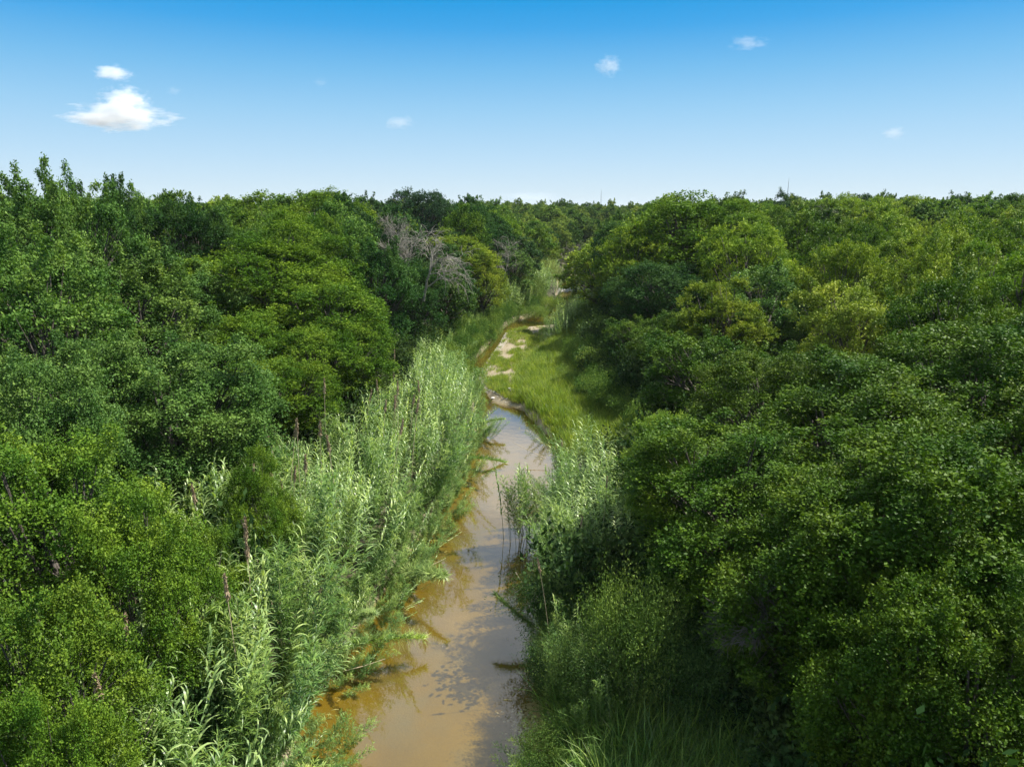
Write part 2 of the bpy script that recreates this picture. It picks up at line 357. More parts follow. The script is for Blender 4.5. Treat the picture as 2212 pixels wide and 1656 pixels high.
def tree_meshes(name, kind, nspray, per, leaf, limb_sides=5, glossy=False):
    """a tree 10 m high with a crown 3.6 m in radius: (trunk mesh, crown mesh)"""
    R = 3.6
    if kind == 'round': nl, zc, zr, lob, up, sp, md = 40, 5.6, 3.3, (0.85, 1.35), .25, .36, .98
    elif kind == 'upright': nl, zc, zr, lob, up, sp, md = 40, 5.2, 3.6, (0.5, 1.0), .75, .60, 1.08
    elif kind == 'feather': nl, zc, zr, lob, up, sp, md = 40, 5.4, 3.6, (0.5, .95), .3, .6, 1.05
    else: nl, zc, zr, lob, up, sp, md = 40, 5.2, 3.7, (0.5, 1.15), .5, .52, 1.10
    # lobe centres on an uneven dome, keeping their distance
    cs = []; tries = 0; ph1, ph2 = rng.uniform(0, 6.28, 2)
    while len(cs) < nl and tries < 6000:
        tries += 1
        d = unit(rng.normal(size=3)); d[2] = abs(d[2]) if rng.random() < .5 else d[2]*.95
        az = math.atan2(d[1], d[0])
        r = rng.uniform(.42, 1)**.5*(1+.14*math.sin(2*az+ph1)+.12*math.sin(3*az+ph2))
        c = np.array([d[0]*(R-.8)*r, d[1]*(R-.8)*r, zc+d[2]*(zr-.3)*r])
        if all(np.linalg.norm(c-q) > md for q in cs): cs.append(c)
    cs = np.array(cs); nl = len(cs)
    lr = rng.uniform(*lob, nl)
    # tufts on the upper, outer side of each lobe; sprays belong to tufts
    nt_ = 11
    out0 = unit(cs-np.array([0, 0, zc-1.8]))
    td = unit(rng.normal(size=(nl, nt_, 3))+out0[:, None]*.75+np.array([0, 0, .75]))
    trad = rng.uniform(.60, 1.22, (nl, nt_))
    lo = rng.choice(nl, nspray, p=lr**2/np.sum(lr**2)); tu = rng.integers(0, nt_, nspray)
    d = unit(td[lo, tu]+rng.normal(size=(nspray, 3))*.27)
    loose = rng.random(nspray) < .10
    d[loose] = unit(rng.normal(size=(loose.sum(), 3))+out0[lo[loose]]*.4)
    rr = lr[lo]*trad[lo, tu]*rng.uniform(.45, 1, nspray)**.4
    s = cs[lo]+d*rr[:, None]*np.array([1, 1, .97 if kind == 'round' else .82])
    sdir = unit(d*.7+np.array([0, 0, up])+rng.normal(size=(nspray, 3))*.35)
    sl = rng.uniform(.45, 1.0, nspray)*sp
    if kind in ('upright', 'mixed'):
        k = (rng.random(nspray) < (.10 if kind == 'upright' else .05)) & (d[:, 2] > .3)
        sl[k] *= rng.uniform(1.3, 1.9, k.sum()); sdir[k] = unit(sdir[k]*.5+np.array([0, 0, 1.]))
        # leading shoots: narrow leafy plumes above the highest lobes
        hi = np.argsort(-cs[:, 2])[:9]
        k = np.nonzero(rng.random(nspray) < (.085 if kind == 'upright' else .04))[0]
        wl_ = hi[rng.integers(0, 9, len(k))]; of = rng.normal(size=(nl, 2))*.35; hz = rng.uniform(.6, 1.0, nl)*(1.9 if kind == 'upright' else 1.1)
        zz = rng.random(len(k))
        s[k] = cs[wl_]+np.stack([of[wl_, 0]*(1+zz)+rng.normal(size=len(k))*.14*(1.2-zz), of[wl_, 1]*(1+zz)+rng.normal(size=len(k))*.14*(1.2-zz), lr[wl_]*.6+zz*hz[wl_]], 1)
        sl[k] = .28; rr[k] = lr[wl_]; lo[k] = wl_
    if kind == 'feather':
        k = rng.random(nspray) < .5
        sdir[k] = unit(sdir[k]+np.array([0, 0, -.5]))
    t = rng.random((nspray, per)); lat = rng.normal(size=(nspray, per, 3))*(.085 if kind != 'feather' else .07)
    c = s[:, None]+sdir[:, None]*(t*sl[:, None])[..., None]+lat*(1.25-t*.8)[..., None]
    c = c.reshape(-1, 3); n = len(c)
    sd_ = np.repeat(sdir, per, 0)
    a = unit(sd_*.6+rng.normal(size=(n, 3))*.55)
    nm = unit(np.repeat(d, per, 0)*.5+np.array([0, 0, .75])+rng.normal(size=(n, 3))*.55)
    b = unit(np.cross(a, nm))
    ln = leaf*np.repeat(rng.uniform(.75, 1.25, nspray), per)*rng.uniform(.65, 1.35, n); wd = ln*(.62 if kind != 'feather' else .34)
    mb = MB(); leaf_quads(mb, c, a, b, ln, wd)
    # sunlit tips painted into the leaf colour: lighter and yellower along each spray
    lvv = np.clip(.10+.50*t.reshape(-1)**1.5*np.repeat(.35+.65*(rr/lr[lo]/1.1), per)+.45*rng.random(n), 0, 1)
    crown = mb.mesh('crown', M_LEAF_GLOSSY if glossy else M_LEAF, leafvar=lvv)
    # trunk and limbs, reaching into every lobe
    mb = MB()
    top = np.array([rng.normal()*.25, rng.normal()*.25, 4.0])
    tp = np.linspace([0, 0, -.5], top, 6); tp[1:-1, :2] += rng.normal(size=(4, 2))*.09
    mb.tube(tp, [.30, .25, .22, .2, .185, .17], max(6, limb_sides+2))
    for q in cs:
        t0 = rng.integers(3, 6); p0 = tp[t0]
        mid = (p0+q)/2+rng.normal(size=3)*.25+np.array([0, 0, -.25])
        k = np.linspace(0, 1, 6)[:, None]
        pts = (1-k)**2*p0+2*k*(1-k)*mid+k*k*q
        mb.tube(pts, np.linspace(.11, .025, 6), limb_sides)
        for _ in range(3 if limb_sides > 3 else 0):
            e = q+unit(rng.normal(size=3))*rng.uniform(.5, 1.1); m_ = pts[3]
            mb.tube([m_, (m_+e)/2+rng.normal(size=3)*.1, e], [.04, .025, .01], 3)
    return mb.mesh('trunk', M_BARK, smooth=True), crown

KIND = {}
for kind, gl in (('round', False), ('upright', False), ('mixed', True), ('feather', False)):
    KIND[kind] = {
        0: [tree_meshes(kind, kind, 7600, 15, .082 if kind != 'feather' else .11, glossy=gl) for _ in range(2 if gl or kind == 'upright' else 1)],
        1: [tree_meshes(kind, kind, 5000, 13, .110 if kind != 'feather' else .145, 4, glossy=gl) for _ in range(2)],
        2: [tree_meshes(kind, kind, 2700, 11, .165, 3, glossy=gl) for _ in range(2)]}
FARTREES = []
for kind in ('round', 'mixed', 'round', 'feather'):
    FARTREES.append(tree_meshes(kind, kind, 1500, 7, .30, 3)[1])
for me in FARTREES: me.materials.clear(); me.materials.append(M_FAR_LEAF)

TREES = []      # (x, y, r)
def plant_tree(x, y, ztop, r, kind, color, label, group=None, lod=None, variant=None, name='tree', gz=None):
    z = float(ground(x, y)) if gz is None else gz
    if lod is None:
        D = math.sqrt(x*x+y*y+60)
        lod = 0 if D < 30 else 1 if D < 62 else 2
        if r > 4.9: lod = max(0, lod-1)
    tm, cm = random.choice(KIND[kind][lod])
    e = empty(name, (x, y, z), random.uniform(0, 2*PI))
    h = ztop-z
    e.scale = (r/3.6, r/3.6, h/9.4)
    tag(e, label, 'tree', group)
    t = ob('trunk', tm, e); c = ob('crown', cm, e); c.color = (*color, 1)
    TREES.append((x, y, r)); return e

COOL = (0.080, 0.160, 0.030); MID = (0.080, 0.160, 0.014); YEL = (0.135, 0.208, 0.018); OAKY = (0.078, 0.150, 0.012)
DARK = (0.032, 0.085, 0.018); GLOS = (0.050, 0.106, 0.007); LIME = (0.20, 0.27, 0.03); PALE = (0.17, 0.23, 0.11); DKB = (0.022, 0.055, 0.022)
# hero trees: where the top of the crown shows, how far away, crown radius
H = [
 (35, 398, 38, 4.2, 'upright', COOL, 'tall cool green tree at the skyline edge with ragged upright shoots'),
 (150, 392, 42, 3.6, 'upright', COOL, 'tallest ragged tree with leafy shoots standing clear against the sky'),
 (215, 410, 47, 3.2, 'upright', DARK, 'dark thin-topped tree beside the tallest ragged tree on the skyline'),
 (262, 430, 52, 3.2, 'upright', COOL, 'cool green tree stepping down from the tall ragged skyline trees'),
 (345, 455, 58, 3.5, 'upright', COOL, 'spiky-topped tree in the dip of the skyline beyond the reed bank'),
 (410, 452, 62, 3.6, 'upright', MID, 'feathery-topped tree in the dip of the skyline before the big domed tree'),
 (520, 470, 72, 4.0, 'round', OAKY, 'low rounded tree on the skyline beside the big domed tree'),
 (650, 404, 78, 8.0, 'round', OAKY, 'big domed tree rising over the skyline above the yellow-green round tree'),
 (745, 436, 88, 5.6, 'round', MID, 'shoulder-high round tree beside the big domed skyline tree'),
 (910, 405, 104, 5.8, 'round', DKB, 'dark blackish oak standing tallest in the middle of the skyline'),
 (1000, 440, 104, 5.0, 'round', DARK, 'dark green tree next to the blackish oak on the skyline'),
 (1055, 468, 112, 4.5, 'round', DARK, 'dark tree falling away toward the far bend of the creek'),
 (845, 462, 92, 4.5, 'round', YEL, 'olive tree between the domed tree and the blackish oak'),
 (985, 505, 82, 5.2, 'feather', YEL, 'yellow-green tree behind the bare dead tree'),
 (1045, 560, 82, 3.6, 'feather', YEL, 'yellow-green lower tree spilling toward the creek beside the dead tree'),
 (585, 508, 49, 6.4, 'round', OAKY, 'large yellow-green dome-shaped tree with dark hollows beneath'),
 (700, 600, 45, 4.4, 'round', MID, 'dark green tree against the flank of the yellow-green dome tree'),
 (735, 650, 46, 3.0, 'round', MID, 'dark tree leaning out to the reeds below the dead tree'),
 (600, 770, 32.5, 3.0, 'round', OAKY, 'small rounded olive tree just behind the reed bed'),
 (700, 700, 38, 3.4, 'round', OAKY, 'olive round tree on the reed bank with pale twigs showing'),
 (500, 680, 39, 3.4, 'round', MID, 'round tree in front of the dome-shaped tree with bare branch tips'),
 (255, 560, 35, 4.5, 'upright', COOL, 'broad blue-green tree massed below the ragged skyline trees'),
 (395, 560, 44, 4.2, 'mixed', COOL, 'grey-green tree tucked beside the dome-shaped tree'),
 (40, 530, 27, 3.8, 'upright', COOL, 'tall blue-green tree at the picture edge below the skyline trees'),
 (370, 745, 24.5, 3.9, 'mixed', COOL, 'broad sunlit blue-green tree overhanging the top of the near reed bed'),
 (130, 740, 23, 3.2, 'mixed', COOL, 'blue-green tree between the edge trees and the broad sunlit tree'),
 (20, 790, 18.5, 2.8, 'mixed', COOL, 'blue-green tree cut by the picture edge above the near round crown'),
 (90, 945, 15, 3.0, 'mixed', MID, 'bright green near crown at the edge with a dark gap beside it'),
 (400, 1140, 16.5, 1.6, 'mixed', MID, 'dark leafy tree joining the compact near tree to the reeds'),
 (545, 1010, 20, 1.4, 'round', MID, 'small dark green tree pushed into the reeds'),
 (262, 1095, 14, 1.9, 'mixed', MID, 'compact leafy tree right behind the nearest reeds'),
 (30, 1290, 10.5, 2.0, 'mixed', MID, 'near tree seen from above in the bottom corner behind the reeds'),
 (90, 1500, 9.2, 1.3, 'mixed', MID, 'low leafy tree beside the nearest reeds at the bottom edge'),
 # shaded bank
 (1490, 424, 72, 8.0, 'round', MID, 'large dark-flanked tree standing over the creek on the shaded bank'),
 (1395, 470, 76, 5.5, 'round', DARK, 'dark tree overhanging the far bend of the creek'),
 (1610, 455, 66, 5.5, 'feather', MID, 'green tree with a pale forked branch beside the large dark-flanked tree'),
 (1430, 560, 58, 4.5, 'round', DARK, 'dark tree below the large one on the shaded bank'),
 (1700, 418, 125, 5.0, 'mixed', DARK, 'tree poking above the skyline beneath the thin mast'),
 (1850, 425, 100, 6.0, 'round', YEL, 'bright yellow-green rounded tree on the skyline of the shaded bank'),
 (1960, 428, 112, 5.5, 'round', YEL, 'yellow-green skyline tree next to the brightest rounded one'),
 (2060, 440, 105, 5.0, 'round', MID, 'mid-green skyline tree before the end of the ridge'),
 (1930, 455, 84, 3.6, 'feather', YEL, 'lime-tinted tree just under the skyline of the shaded bank'),
 (2040, 520, 60, 3.6, 'feather', PALE, 'pale silvery tree among the green ones on the slope'),
 (1850, 610, 36, 3.4, 'mixed', LIME, 'brightest lime-yellow sunlit tree in the middle of the slope'),
 (1660, 575, 47, 4.2, 'mixed', COOL, 'grey-green tree behind the lime-yellow tree'),
 (1560, 610, 44, 3.6, 'feather', YEL, 'light green tree with layered sprays above the grassy bank'),
 (1450, 675, 45, 3.2, 'mixed', GLOS, 'bushy tree leaning over the grassy mound'),
 (1385, 690, 52, 3.0, 'mixed', GLOS, 'bushy tree at the upper end of the grassy mound'),
 (1530, 720, 36, 3.6, 'mixed', GLOS, 'deep green tree with a black shadow gap beneath it'),
 (1680, 760, 27, 3.6, 'mixed', GLOS, 'dark glossy tree above the sprig of lime leaves'),
 (1435, 885, 23, 1.7, 'feather', (0.15, 0.24, 0.035), 'small lime-green sprig of a tree reaching over the tall reeds'),
 (1610, 915, 20, 4.0, 'mixed', GLOS, 'dark glossy tree closing in on the near shaded bank'),
 (1900, 790, 22, 4.8, 'mixed', GLOS, 'big glossy tree catching sun on its top shoots'),
 (2130, 700, 24, 4.6, 'mixed', GLOS, 'glossy tree at the picture edge below the pale silvery tree'),
 (1800, 1030, 15.5, 3.4, 'mixed', GLOS, 'near dark tree hanging over the bare branches'),
 (2010, 930, 15, 4.0, 'mixed', GLOS, 'near glossy tree with sparkling leaves above the long grass'),
 (2190, 1010, 13.5, 3.0, 'mixed', GLOS, 'near glossy tree cut by the picture edge'),
 (1990, 1230, 11.8, 2.4, 'mixed', GLOS, 'lowest near tree with lit leaf tips over black shade'),
 (2190, 1290, 10.5, 2.4, 'mixed', GLOS, 'glossy leafy tree filling the bottom corner above the grass'),
]
for (u, v, d, r, kind, colr, label) in H:
    x, y, z = P(u, v, d)
    plant_tree(x, y, z, r, kind, tuple(c*random.uniform(.94, 1.06) for c in colr), label)

# further trees of the wood, individually
def canopy_top(x, y):
    d = math.hypot(x, y)
    if x < left_edge(y): base = np.interp(d, [0, 14, 24, 36, 50, 90, 160], [8.4, 9.4, 10.4, 13.4, 14.0, 14.2, 15.0])
    else: base = np.interp(d, [0, 14, 24, 40, 60, 90, 160], [9.2, 10.2, 10.6, 11.6, 12.6, 13.8, 15.8])
    g = float(ground(x, y))
    off = min(abs(x-left_edge(y)), abs(x-right_edge(y)))
    return min(base, g+6.0+off*.5)+random.gauss(0, .45)
WOOD = {
 0: ('leafy blue-green tree filling the wood behind the near reed bank', 'trees of the wood behind the near reed bank'),
 1: ('green tree in the thick wood between the reed bank and the skyline', 'trees of the wood on the reed bank further up'),
 2: ('dark glossy tree in the near wood on the shaded bank', 'trees of the near wood on the shaded bank'),
 3: ('sunlit yellowish green tree in the wooded slope of the shaded bank', 'trees of the wooded slope on the shaded bank'),
 4: ('distant tree beyond the far bend of the creek', 'trees beyond the far bend of the creek'),
}
LANDMARKS = [(P(u, v, d)[0], d, n) for (u, v, d, n) in [
 (60, 385, 39, 'ragged skyline trees'), (345, 455, 58, 'spiky tree in the skyline dip'), (640, 412, 78, 'big domed skyline tree'),
 (910, 412, 104, 'blackish skyline oak'), (985, 505, 82, 'olive tree behind the dead tree'), (575, 515, 50, 'yellow-green dome tree'),
 (600, 770, 32.5, 'small olive tree by the reeds'), (500, 680, 39, 'round tree below the dome tree'), (255, 560, 35, 'broad tree below the ragged skyline'),
 (370, 745, 24.5, 'broad sunlit tree over the reeds'), (90, 945, 15, 'bright near crown at the edge'), (285, 1095, 14, 'compact tree behind the near reeds'),
 (1500, 428, 72, 'large dark-flanked creek tree'), (1610, 455, 66, 'tree with the forked pale branch'), (1700, 418, 125, 'mast tree'),
 (1850, 425, 100, 'brightest rounded skyline tree'), (2060, 440, 105, 'last mid-green skyline tree'), (2040, 520, 60, 'pale silvery tree'),
 (1850, 615, 36, 'lime-yellow tree'), (1560, 610, 44, 'light layered tree above the mound'), (1500, 720, 36, 'deep green tree with the black gap'),
 (1680, 760, 27, 'dark glossy tree above the lime sprig'), (1900, 800, 22, 'big glossy sun-topped tree'), (1800, 1050, 15.5, 'near tree over the bare branches'),
 (2000, 960, 15, 'sparkling near tree above the grass'), (1240, 575, 128, 'dead tree behind the far water')]]
SEEN = {}
def wood_tree_label(x, y, r, look, tone, e):
    lx, ly, n = min(LANDMARKS, key=lambda q: (q[0]-x)**2+(q[1]-y)**2)
    dy = y-ly; dx = abs(x-4)-abs(lx-4)
    if abs(dy) > abs(dx): rel = 'behind the' if dy > 0 else 'in front of the'
    else: rel = 'uphill of the' if dx > 0 else 'on the creek side of the'
    dist = math.hypot(x-lx, y-ly)
    if dist > 14: rel = 'far '+rel if rel.startswith('b') else 'well '+rel
    size = 'small ' if r < 2.8 else 'large ' if r > 3.5 else ''
    lab = '%s%s %s tree %s %s' % (size, tone, look, rel, n); k = SEEN[lab] = SEEN.get(lab, 0)+1
    if k > 1: lab = lab.replace('small ', '', 1) if lab.startswith('small') else lab.replace('large ', '', 1) if lab.startswith('large') else lab
    e['label'] = lab if k == 1 else ['another', 'third', 'fourth', 'fifth', 'sixth', 'seventh', 'eighth', 'ninth', 'tenth'][min(k-2, 8)]+' '+lab
    if len(e['label'].split()) > 15:
        e['label'] = e['label'].replace('bushy ', '').replace('feathery ', '').replace('domed ', '')
    if len(e['label'].split()) > 15: e['label'] = e['label'].replace('from the ', '').replace('skyline ', '', 1)
cand = []
for _ in range(16000):
    y = -6+175*random.random()**.75; wx = y*.74+11
    x = random.uniform(-wx, wx+6)
    cand.append((x, y))
count = 0
for x, y in cand:
    if count >= 235: break
    d = math.hypot(x, y)
    if d > 150: continue
    xl, xr = float(left_edge(y)), float(right_edge(y))
    ml = 4.6 if y < 46 else 3.0; mr = 4.4 if y < 30 else (8.4 if 34 < y < 80 else 4.0)
    if y < 15: mr = 8.6
    if y < 27: ml = 6.2
    if y > 100: mr = 6.0
    if xl-ml < x < xr+mr: continue
    if x > xr and x < 8.5 and y < 20: continue
    if -9.5 < x < 0 and 42 < y < 58: continue
    r = random.uniform(2.7, 3.8)+min(1.0, d/110)
    sp = .60 if d > 40 else .66
    if any((x-a)**2+(y-b)**2 < ((r+c)*sp)**2 for a, b, c in TREES): continue
    left = x < xl
    if d > 118: w = 4
    elif left: w = 0 if d < 40 else 1
    else: w = 2 if d < 38 else 3
    kind = random.choice({0: ['mixed', 'upright', 'mixed'], 1: ['round', 'upright', 'round', 'mixed'], 2: ['mixed', 'mixed', 'feather'], 3: ['round', 'mixed', 'feather', 'mixed'], 4: ['round', 'mixed']}[w])
    if kind == 'upright' and d > 55: kind = 'mixed'
    c = random.choice({0: [COOL, COOL, MID], 1: [MID, OAKY, COOL, DARK], 2: [GLOS, GLOS, MID], 3: [YEL, MID, GLOS, YEL, OAKY], 4: [MID, YEL, DARK]}[w])
    k = random.uniform(.82, 1.2)
    look = {'round': 'domed', 'mixed': 'bushy', 'feather': 'feathery', 'upright': 'spiky-topped'}[kind]
    tone = {COOL: 'cool green', MID: 'mid-green', OAKY: 'olive', DARK: 'very dark', GLOS: 'glossy dark', YEL: 'yellow-green'}[c]
    wood_tree_label(x, y, r, look, tone, plant_tree(x, y, canopy_top(x, y), r, kind, tuple(q*k for q in c), 'tree', WOOD[w][1]))
    count += 1
print('individual trees', len(TREES))

# the wood beyond: one mass
pts, rot, scl, idx = [], [], [], []
k = 0
while k < 5200:
    d = 100+900*random.random()**1.7; a = random.uniform(-.82, .82)
    x, y = d*math.sin(a), d*math.cos(a)
    xl, xr = float(left_edge(min(y, 229))), float(right_edge(min(y, 229)))
    if y < 229 and xl-4.5 < x < xr+4.5: k += .2; continue
    if any((x-a_)**2+(y-b_)**2 < (c_*1.1)**2 for a_, b_, c_ in TREES): k += .2; continue
    g = float(ground(x, y)); r = random.uniform(2.6, 4.8); h = 9.0+1.3*float(wob(np.array(x), np.array(y), .02))+random.gauss(0, 1.0)
    pts.append((x, y, g-.5)); rot.append((0, 0, random.uniform(0, 6.28))); scl.append((r/3.6, r/3.6, h/9.4)); idx.append(random.randrange(4)); k += 1
scatter('distant_woodland', FARTREES, pts, rot, scl, idx, 'continuous green woodland running to the horizon', 'woodland')

# ------------------------------------------------------------------ dead trees
def bare_tree(h, seed, spread=1.0, weep=.35, depth=5, tilt=(0, 0)):
    r_ = np.random.default_rng(seed); stem, twig = MB(), MB()
    def grow(p, d, ln, rad, lv):
        k = 7; pts = [p]; dd = d.copy()
        for i in range(k):
            dd = unit(dd+r_.normal(size=3)*.13+np.array([0, 0, -weep*.12*(lv > 0)*(i/k)*2]))
            pts.append(pts[-1]+dd*ln/k)
        rad = max(rad, h*.0022); rr = np.linspace(rad, rad*.5, k+1)
        (stem if lv == 0 else twig).tube(pts, rr, 6 if lv < 2 else 4 if lv < 3 else 3)
        if lv >= depth-1: return
        for j in range([7, 7, 6, 4][min(lv, 3)]):
            i = int(r_.integers(2, k+1)); q = unit(r_.normal(size=3))
            nd = unit(np.asarray(unit(np.array(pts[i])-pts[i-1]))*.75+q*.75*spread+np.array([0, 0, .25 if lv < 1 else -.02]))
            grow(np.array(pts[i]), nd, ln*r_.uniform(.5, .72), rr[i]*.62, lv+1)
    grow(np.zeros(3), unit(np.array([tilt[0], tilt[1], 1.0])), h*.5, h*.014, 0)
    return stem, twig
def dead(name, u, v0, v1, d, seed, label, spread=1.0, weep=.35, tilt=(0, 0), depth=4, z0=None):
    x, y, z = P(u, v0, d); zt = P(u, v1, d)[2]
    e = empty(name, (x, y, z if z0 is None else z0)); tag(e, label, 'dead tree')
    s, t = bare_tree((zt-z)*1.4, seed, spread, weep, depth, tilt)
    ob('trunk', s.mesh('trunk', M_DEAD, True), e); tag(ob('bare_branches', t.mesh('bare_branches', M_DEAD, True), e), kind='stuff')
    return e
dead('dead_tree', 915, 650, 495, 57, 5, 'large grey leafless tree with arching weeping branches above the reeds', 1.0, 1.3, (.3, -.05), 4)
dead('dead_tree', 895, 620, 505, 66, 8, 'slender pale dead trunk standing beside the large weeping dead tree', .55, .1, (-.02, 0), 4)
dead('dead_tree', 855, 560, 480, 72, 12, 'pale forked dead tree higher up behind the weeping one', .7, .1, (0, 0), 4)
dead('dead_tree', 1090, 600, 525, 96, 21, 'brushy grey leafless tree by the far bend', 1.0, .3)
dead('dead_tree', 1240, 575, 530, 128, 23, 'small grey leafless tree behind the far water', 1.0, .2)
dead('dead_tree', 1795, 520, 455, 88, 31, 'greyish bare crown among green trees on the slope', 1.1, .2)
dead('dead_tree', 2150, 530, 475, 72, 33, 'grey bare crown at the picture edge near the skyline', 1.1, .2)

# ------------------------------------------------------------------ reeds (giant cane)
def ribbon(L_, w, droop, seg=5, base_up=.9):
    """one arching leaf along +X: strip of quads with a slight fold"""
    k = np.linspace(0, 1, seg+1); ang = base_up-droop*k**1.2
    st = L_/seg; xs = np.concatenate([[0], np.cumsum(np.cos(ang[:-1])*st)]); zs = np.concatenate([[0], np.cumsum(np.sin(ang[:-1])*st)])
    ww = w*np.array([.55]+[1.0]*1+[max(.02, 1-q**1.5) for q in k[2:]])[:seg+1]/2
    V = np.stack([np.stack([xs, -ww, zs+ww*.25], -1), np.stack([xs, ww, zs+ww*.25], -1)], 1).reshape(-1, 3)
    i = np.arange(seg)*2
    return V, np.stack([i, i+1, i+3, i+2], -1)
def rotz(V, a): c, s = math.cos(a), math.sin(a); return V@np.array([[c, s, 0], [-s, c, 0], [0, 0, 1]])
LEAFSHAPES = [ribbon(.60, .070, 1.9), ribbon(.66, .066, 2.3), ribbon(.48, .062, 1.4), ribbon(.56, .074, 2.6, base_up=1.1)]
def make_leaf_mesh(i):
    mb = MB(); mb.quads(*LEAFSHAPES[i]); return mb.mesh('leaf', M_REED, True, leafvar=True)
LEAFMESH = [make_leaf_mesh(i) for i in range(4)]
def cane_path(h, seed, lean=.10):
    r_ = random.Random(seed); a = r_.uniform(0, 6.28); k = np.linspace(0, 1, 8)
    o = lean*h*k**2
    return np.stack([np.cos(a)*o, np.sin(a)*o, h*k*(1-.04*k)], -1)
def cane(seed, h=4.6, style='broad'):
    r_ = random.Random(seed); pts = cane_path(h, seed, r_.uniform(.05, .14))
    st = MB(); st.tube(pts, np.linspace(.016, .006, 8), 4)
    kk = np.linspace(0, 1, 8); leaves = []; az = r_.uniform(0, 6.28)
    lv = MB()
    if style == 'broad':
        n = 25
        for i in range(n):
            t = .34+.66*i/(n-1); p = np.array([np.interp(t, kk, pts[:, j]) for j in range(3)])
            a = az+(PI if i % 2 else 0)+r_.uniform(-.5, .5); s = r_.uniform(.8, 1.15)*(1-.35*max(0, t-.85)/.15)
            up = r_.uniform(-.15, .25)+(.35 if t > .9 else 0); m = r_.randrange(4)
            leaves.append((tuple(p), a, up, s, m))
            V, q = LEAFSHAPES[m]; c, sn = math.cos(-up), math.sin(-up)
            V = (V*s)@np.array([[c, 0, -sn], [0, 1, 0], [sn, 0, c]])
            lv.quads(rotz(V, a)+p, q)
    else:
        # side shoots: tufts of short narrow leaves all the way up the cane
        n = 30
        for i in range(n):
            t = .28+.72*i/(n-1); p = np.array([np.interp(t, kk, pts[:, j]) for j in range(3)])
            sd_ = np.array([math.cos(az+i*2.4), math.sin(az+i*2.4), .9]); sd_ /= np.linalg.norm(sd_)
            for j in range(15):
                q0 = p+sd_*r_.uniform(.0, .42); V, q = ribbon(r_.uniform(.18, .32), .028, r_.uniform(.2, 1.0), 2, r_.uniform(.1, 1.1))
                lv.quads(rotz(V, az+i*2.4+r_.uniform(-1.7, 1.7))+q0, q)
    return st, lv, leaves
CANES = []
for i in range(6):
    st, lv, lf = cane(100+i, 4.6, 'broad')
    CANES.append((st.mesh('stem', M_CANE, True), lv.mesh('foliage', M_REED, True, leafvar=True), lf))
for i in range(4):
    st, lv, lf = cane(200+i, 4.3, 'fine')
    CANES.append((st.mesh('stem', M_CANE, True), lv.mesh('foliage', M_REED_FINE, True, leafvar=True), None))
def plume_cane(seed):
    r_ = random.Random(seed); pts = cane_path(5.2, seed, .06); st = MB(); st.tube(pts, np.linspace(.016, .008, 8), 4)
    pl = MB(); top, d = pts[-1], unit(pts[-1]-pts[-2])
    nrm = np.random.default_rng(seed); n = 160
    t = nrm.random(n); c = top-d*.1+d*(t*.55)[:, None]+nrm.normal(size=(n, 3))*(.022*(1.15-t))[:, None]
    a = unit(d+nrm.normal(size=(n, 3))*.35); b = unit(np.cross(a, nrm.normal(size=(n, 3))))
    leaf_quads(pl, c, a, b, np.full(n, .14), np.full(n, .035))
    return st.mesh('stem', M_DRYCANE, True), pl.mesh('plume', M_PLUME)
PLUMES = [plume_cane(i) for i in range(3)]
# whole-cane meshes for the mass of reeds
def joined_cane(i):
    st, lv, _ = cane((100+i) if i < 6 else (200+i-6), 4.6 if i < 6 else 4.3, 'broad' if i < 6 else 'fine')
    return lv.mesh('cane', M_REED if i < 6 else M_REED_FINE, True, leafvar=True)
MASS = [joined_cane(i) for i in range(10)]

def in_tree(x, y, f=.55): return any((x-a)**2+(y-b)**2 < (c*f)**2 for a, b, c in TREES)
spots = []
def reed_zone(n, yr, side, w_in, w_out, hs, tag_, finep=.35):
    k = 0
    while k < n:
        k += 1
        y = random.uniform(*yr)
        if side < 0: e = float(left_edge(y)); x = e+w_in-random.random()*(w_in+w_out); depth = (e-x)
        else: e = float(right_edge(y)); x = e-w_in+random.random()*(w_in+w_out); depth = (x-e)
        if depth > .5 and wob(np.array(x*3), np.array(y*3), .5) < -.42: continue
        if depth > w_out*.75 and in_tree(x, y): continue
        h = random.uniform(*hs)*(0.60 if depth < .25 else 1.0)*(1+.16*float(wob(np.array(x*1.0), np.array(y*1.0), 1.3)))
        if side < 0 and y > 22 and y < 60: h *= .86
        if side < 0 and y > 42 and depth < 1.2: h *= .7
        fine = random.random() < (finep+.35 if depth < .7 else finep)
        lean = ((.65 if depth < .6 else .30) if side < 0 else .25)*random.random()**1.3
        spots.append((x, y, h/4.6, fine, lean, side, tag_))
reed_zone(1800, (5, 49), -1, .15, 4.4, (3.3, 4.9), 'a', .15)
reed_zone(650, (6, 27), -1, -3.6, 6.4, (3.2, 4.6), 'a', .2)
reed_zone(230, (5, 22), -1, .3, .45, (1.1, 2.4), 'a', .7)
reed_zone(620, (11, 40), -1, .1, .55, (.8, 1.9), 'f', .6)
reed_zone(520, (22, 50), -1, .55, .45, (1.1, 2.8), 'a', .7)
reed_zone(750, (52, 92), -1, .6, .5, (.9, 2.2), 'b', .6)
reed_zone(420, (48, 92), -1, .3, 2.6, (1.4, 2.7), 'b', .55)
reed_zone(900, (90, 150), -1, .4, 5.5, (3, 4.6), 'c', .2)
reed_zone(330, (21, 31), 1, .3, 3.2, (2.2, 3.9), 'd', .2)
reed_zone(160, (15, 22), 1, .2, 2.0, (1.4, 2.4), 'd', .6)
reed_zone(260, (70, 98), 1, .4, 2.6, (2.2, 3.8), 'e', .2)
reed_zone(160, (118, 146), 1, .2, 4.0, (3, 5), 'e', .1)
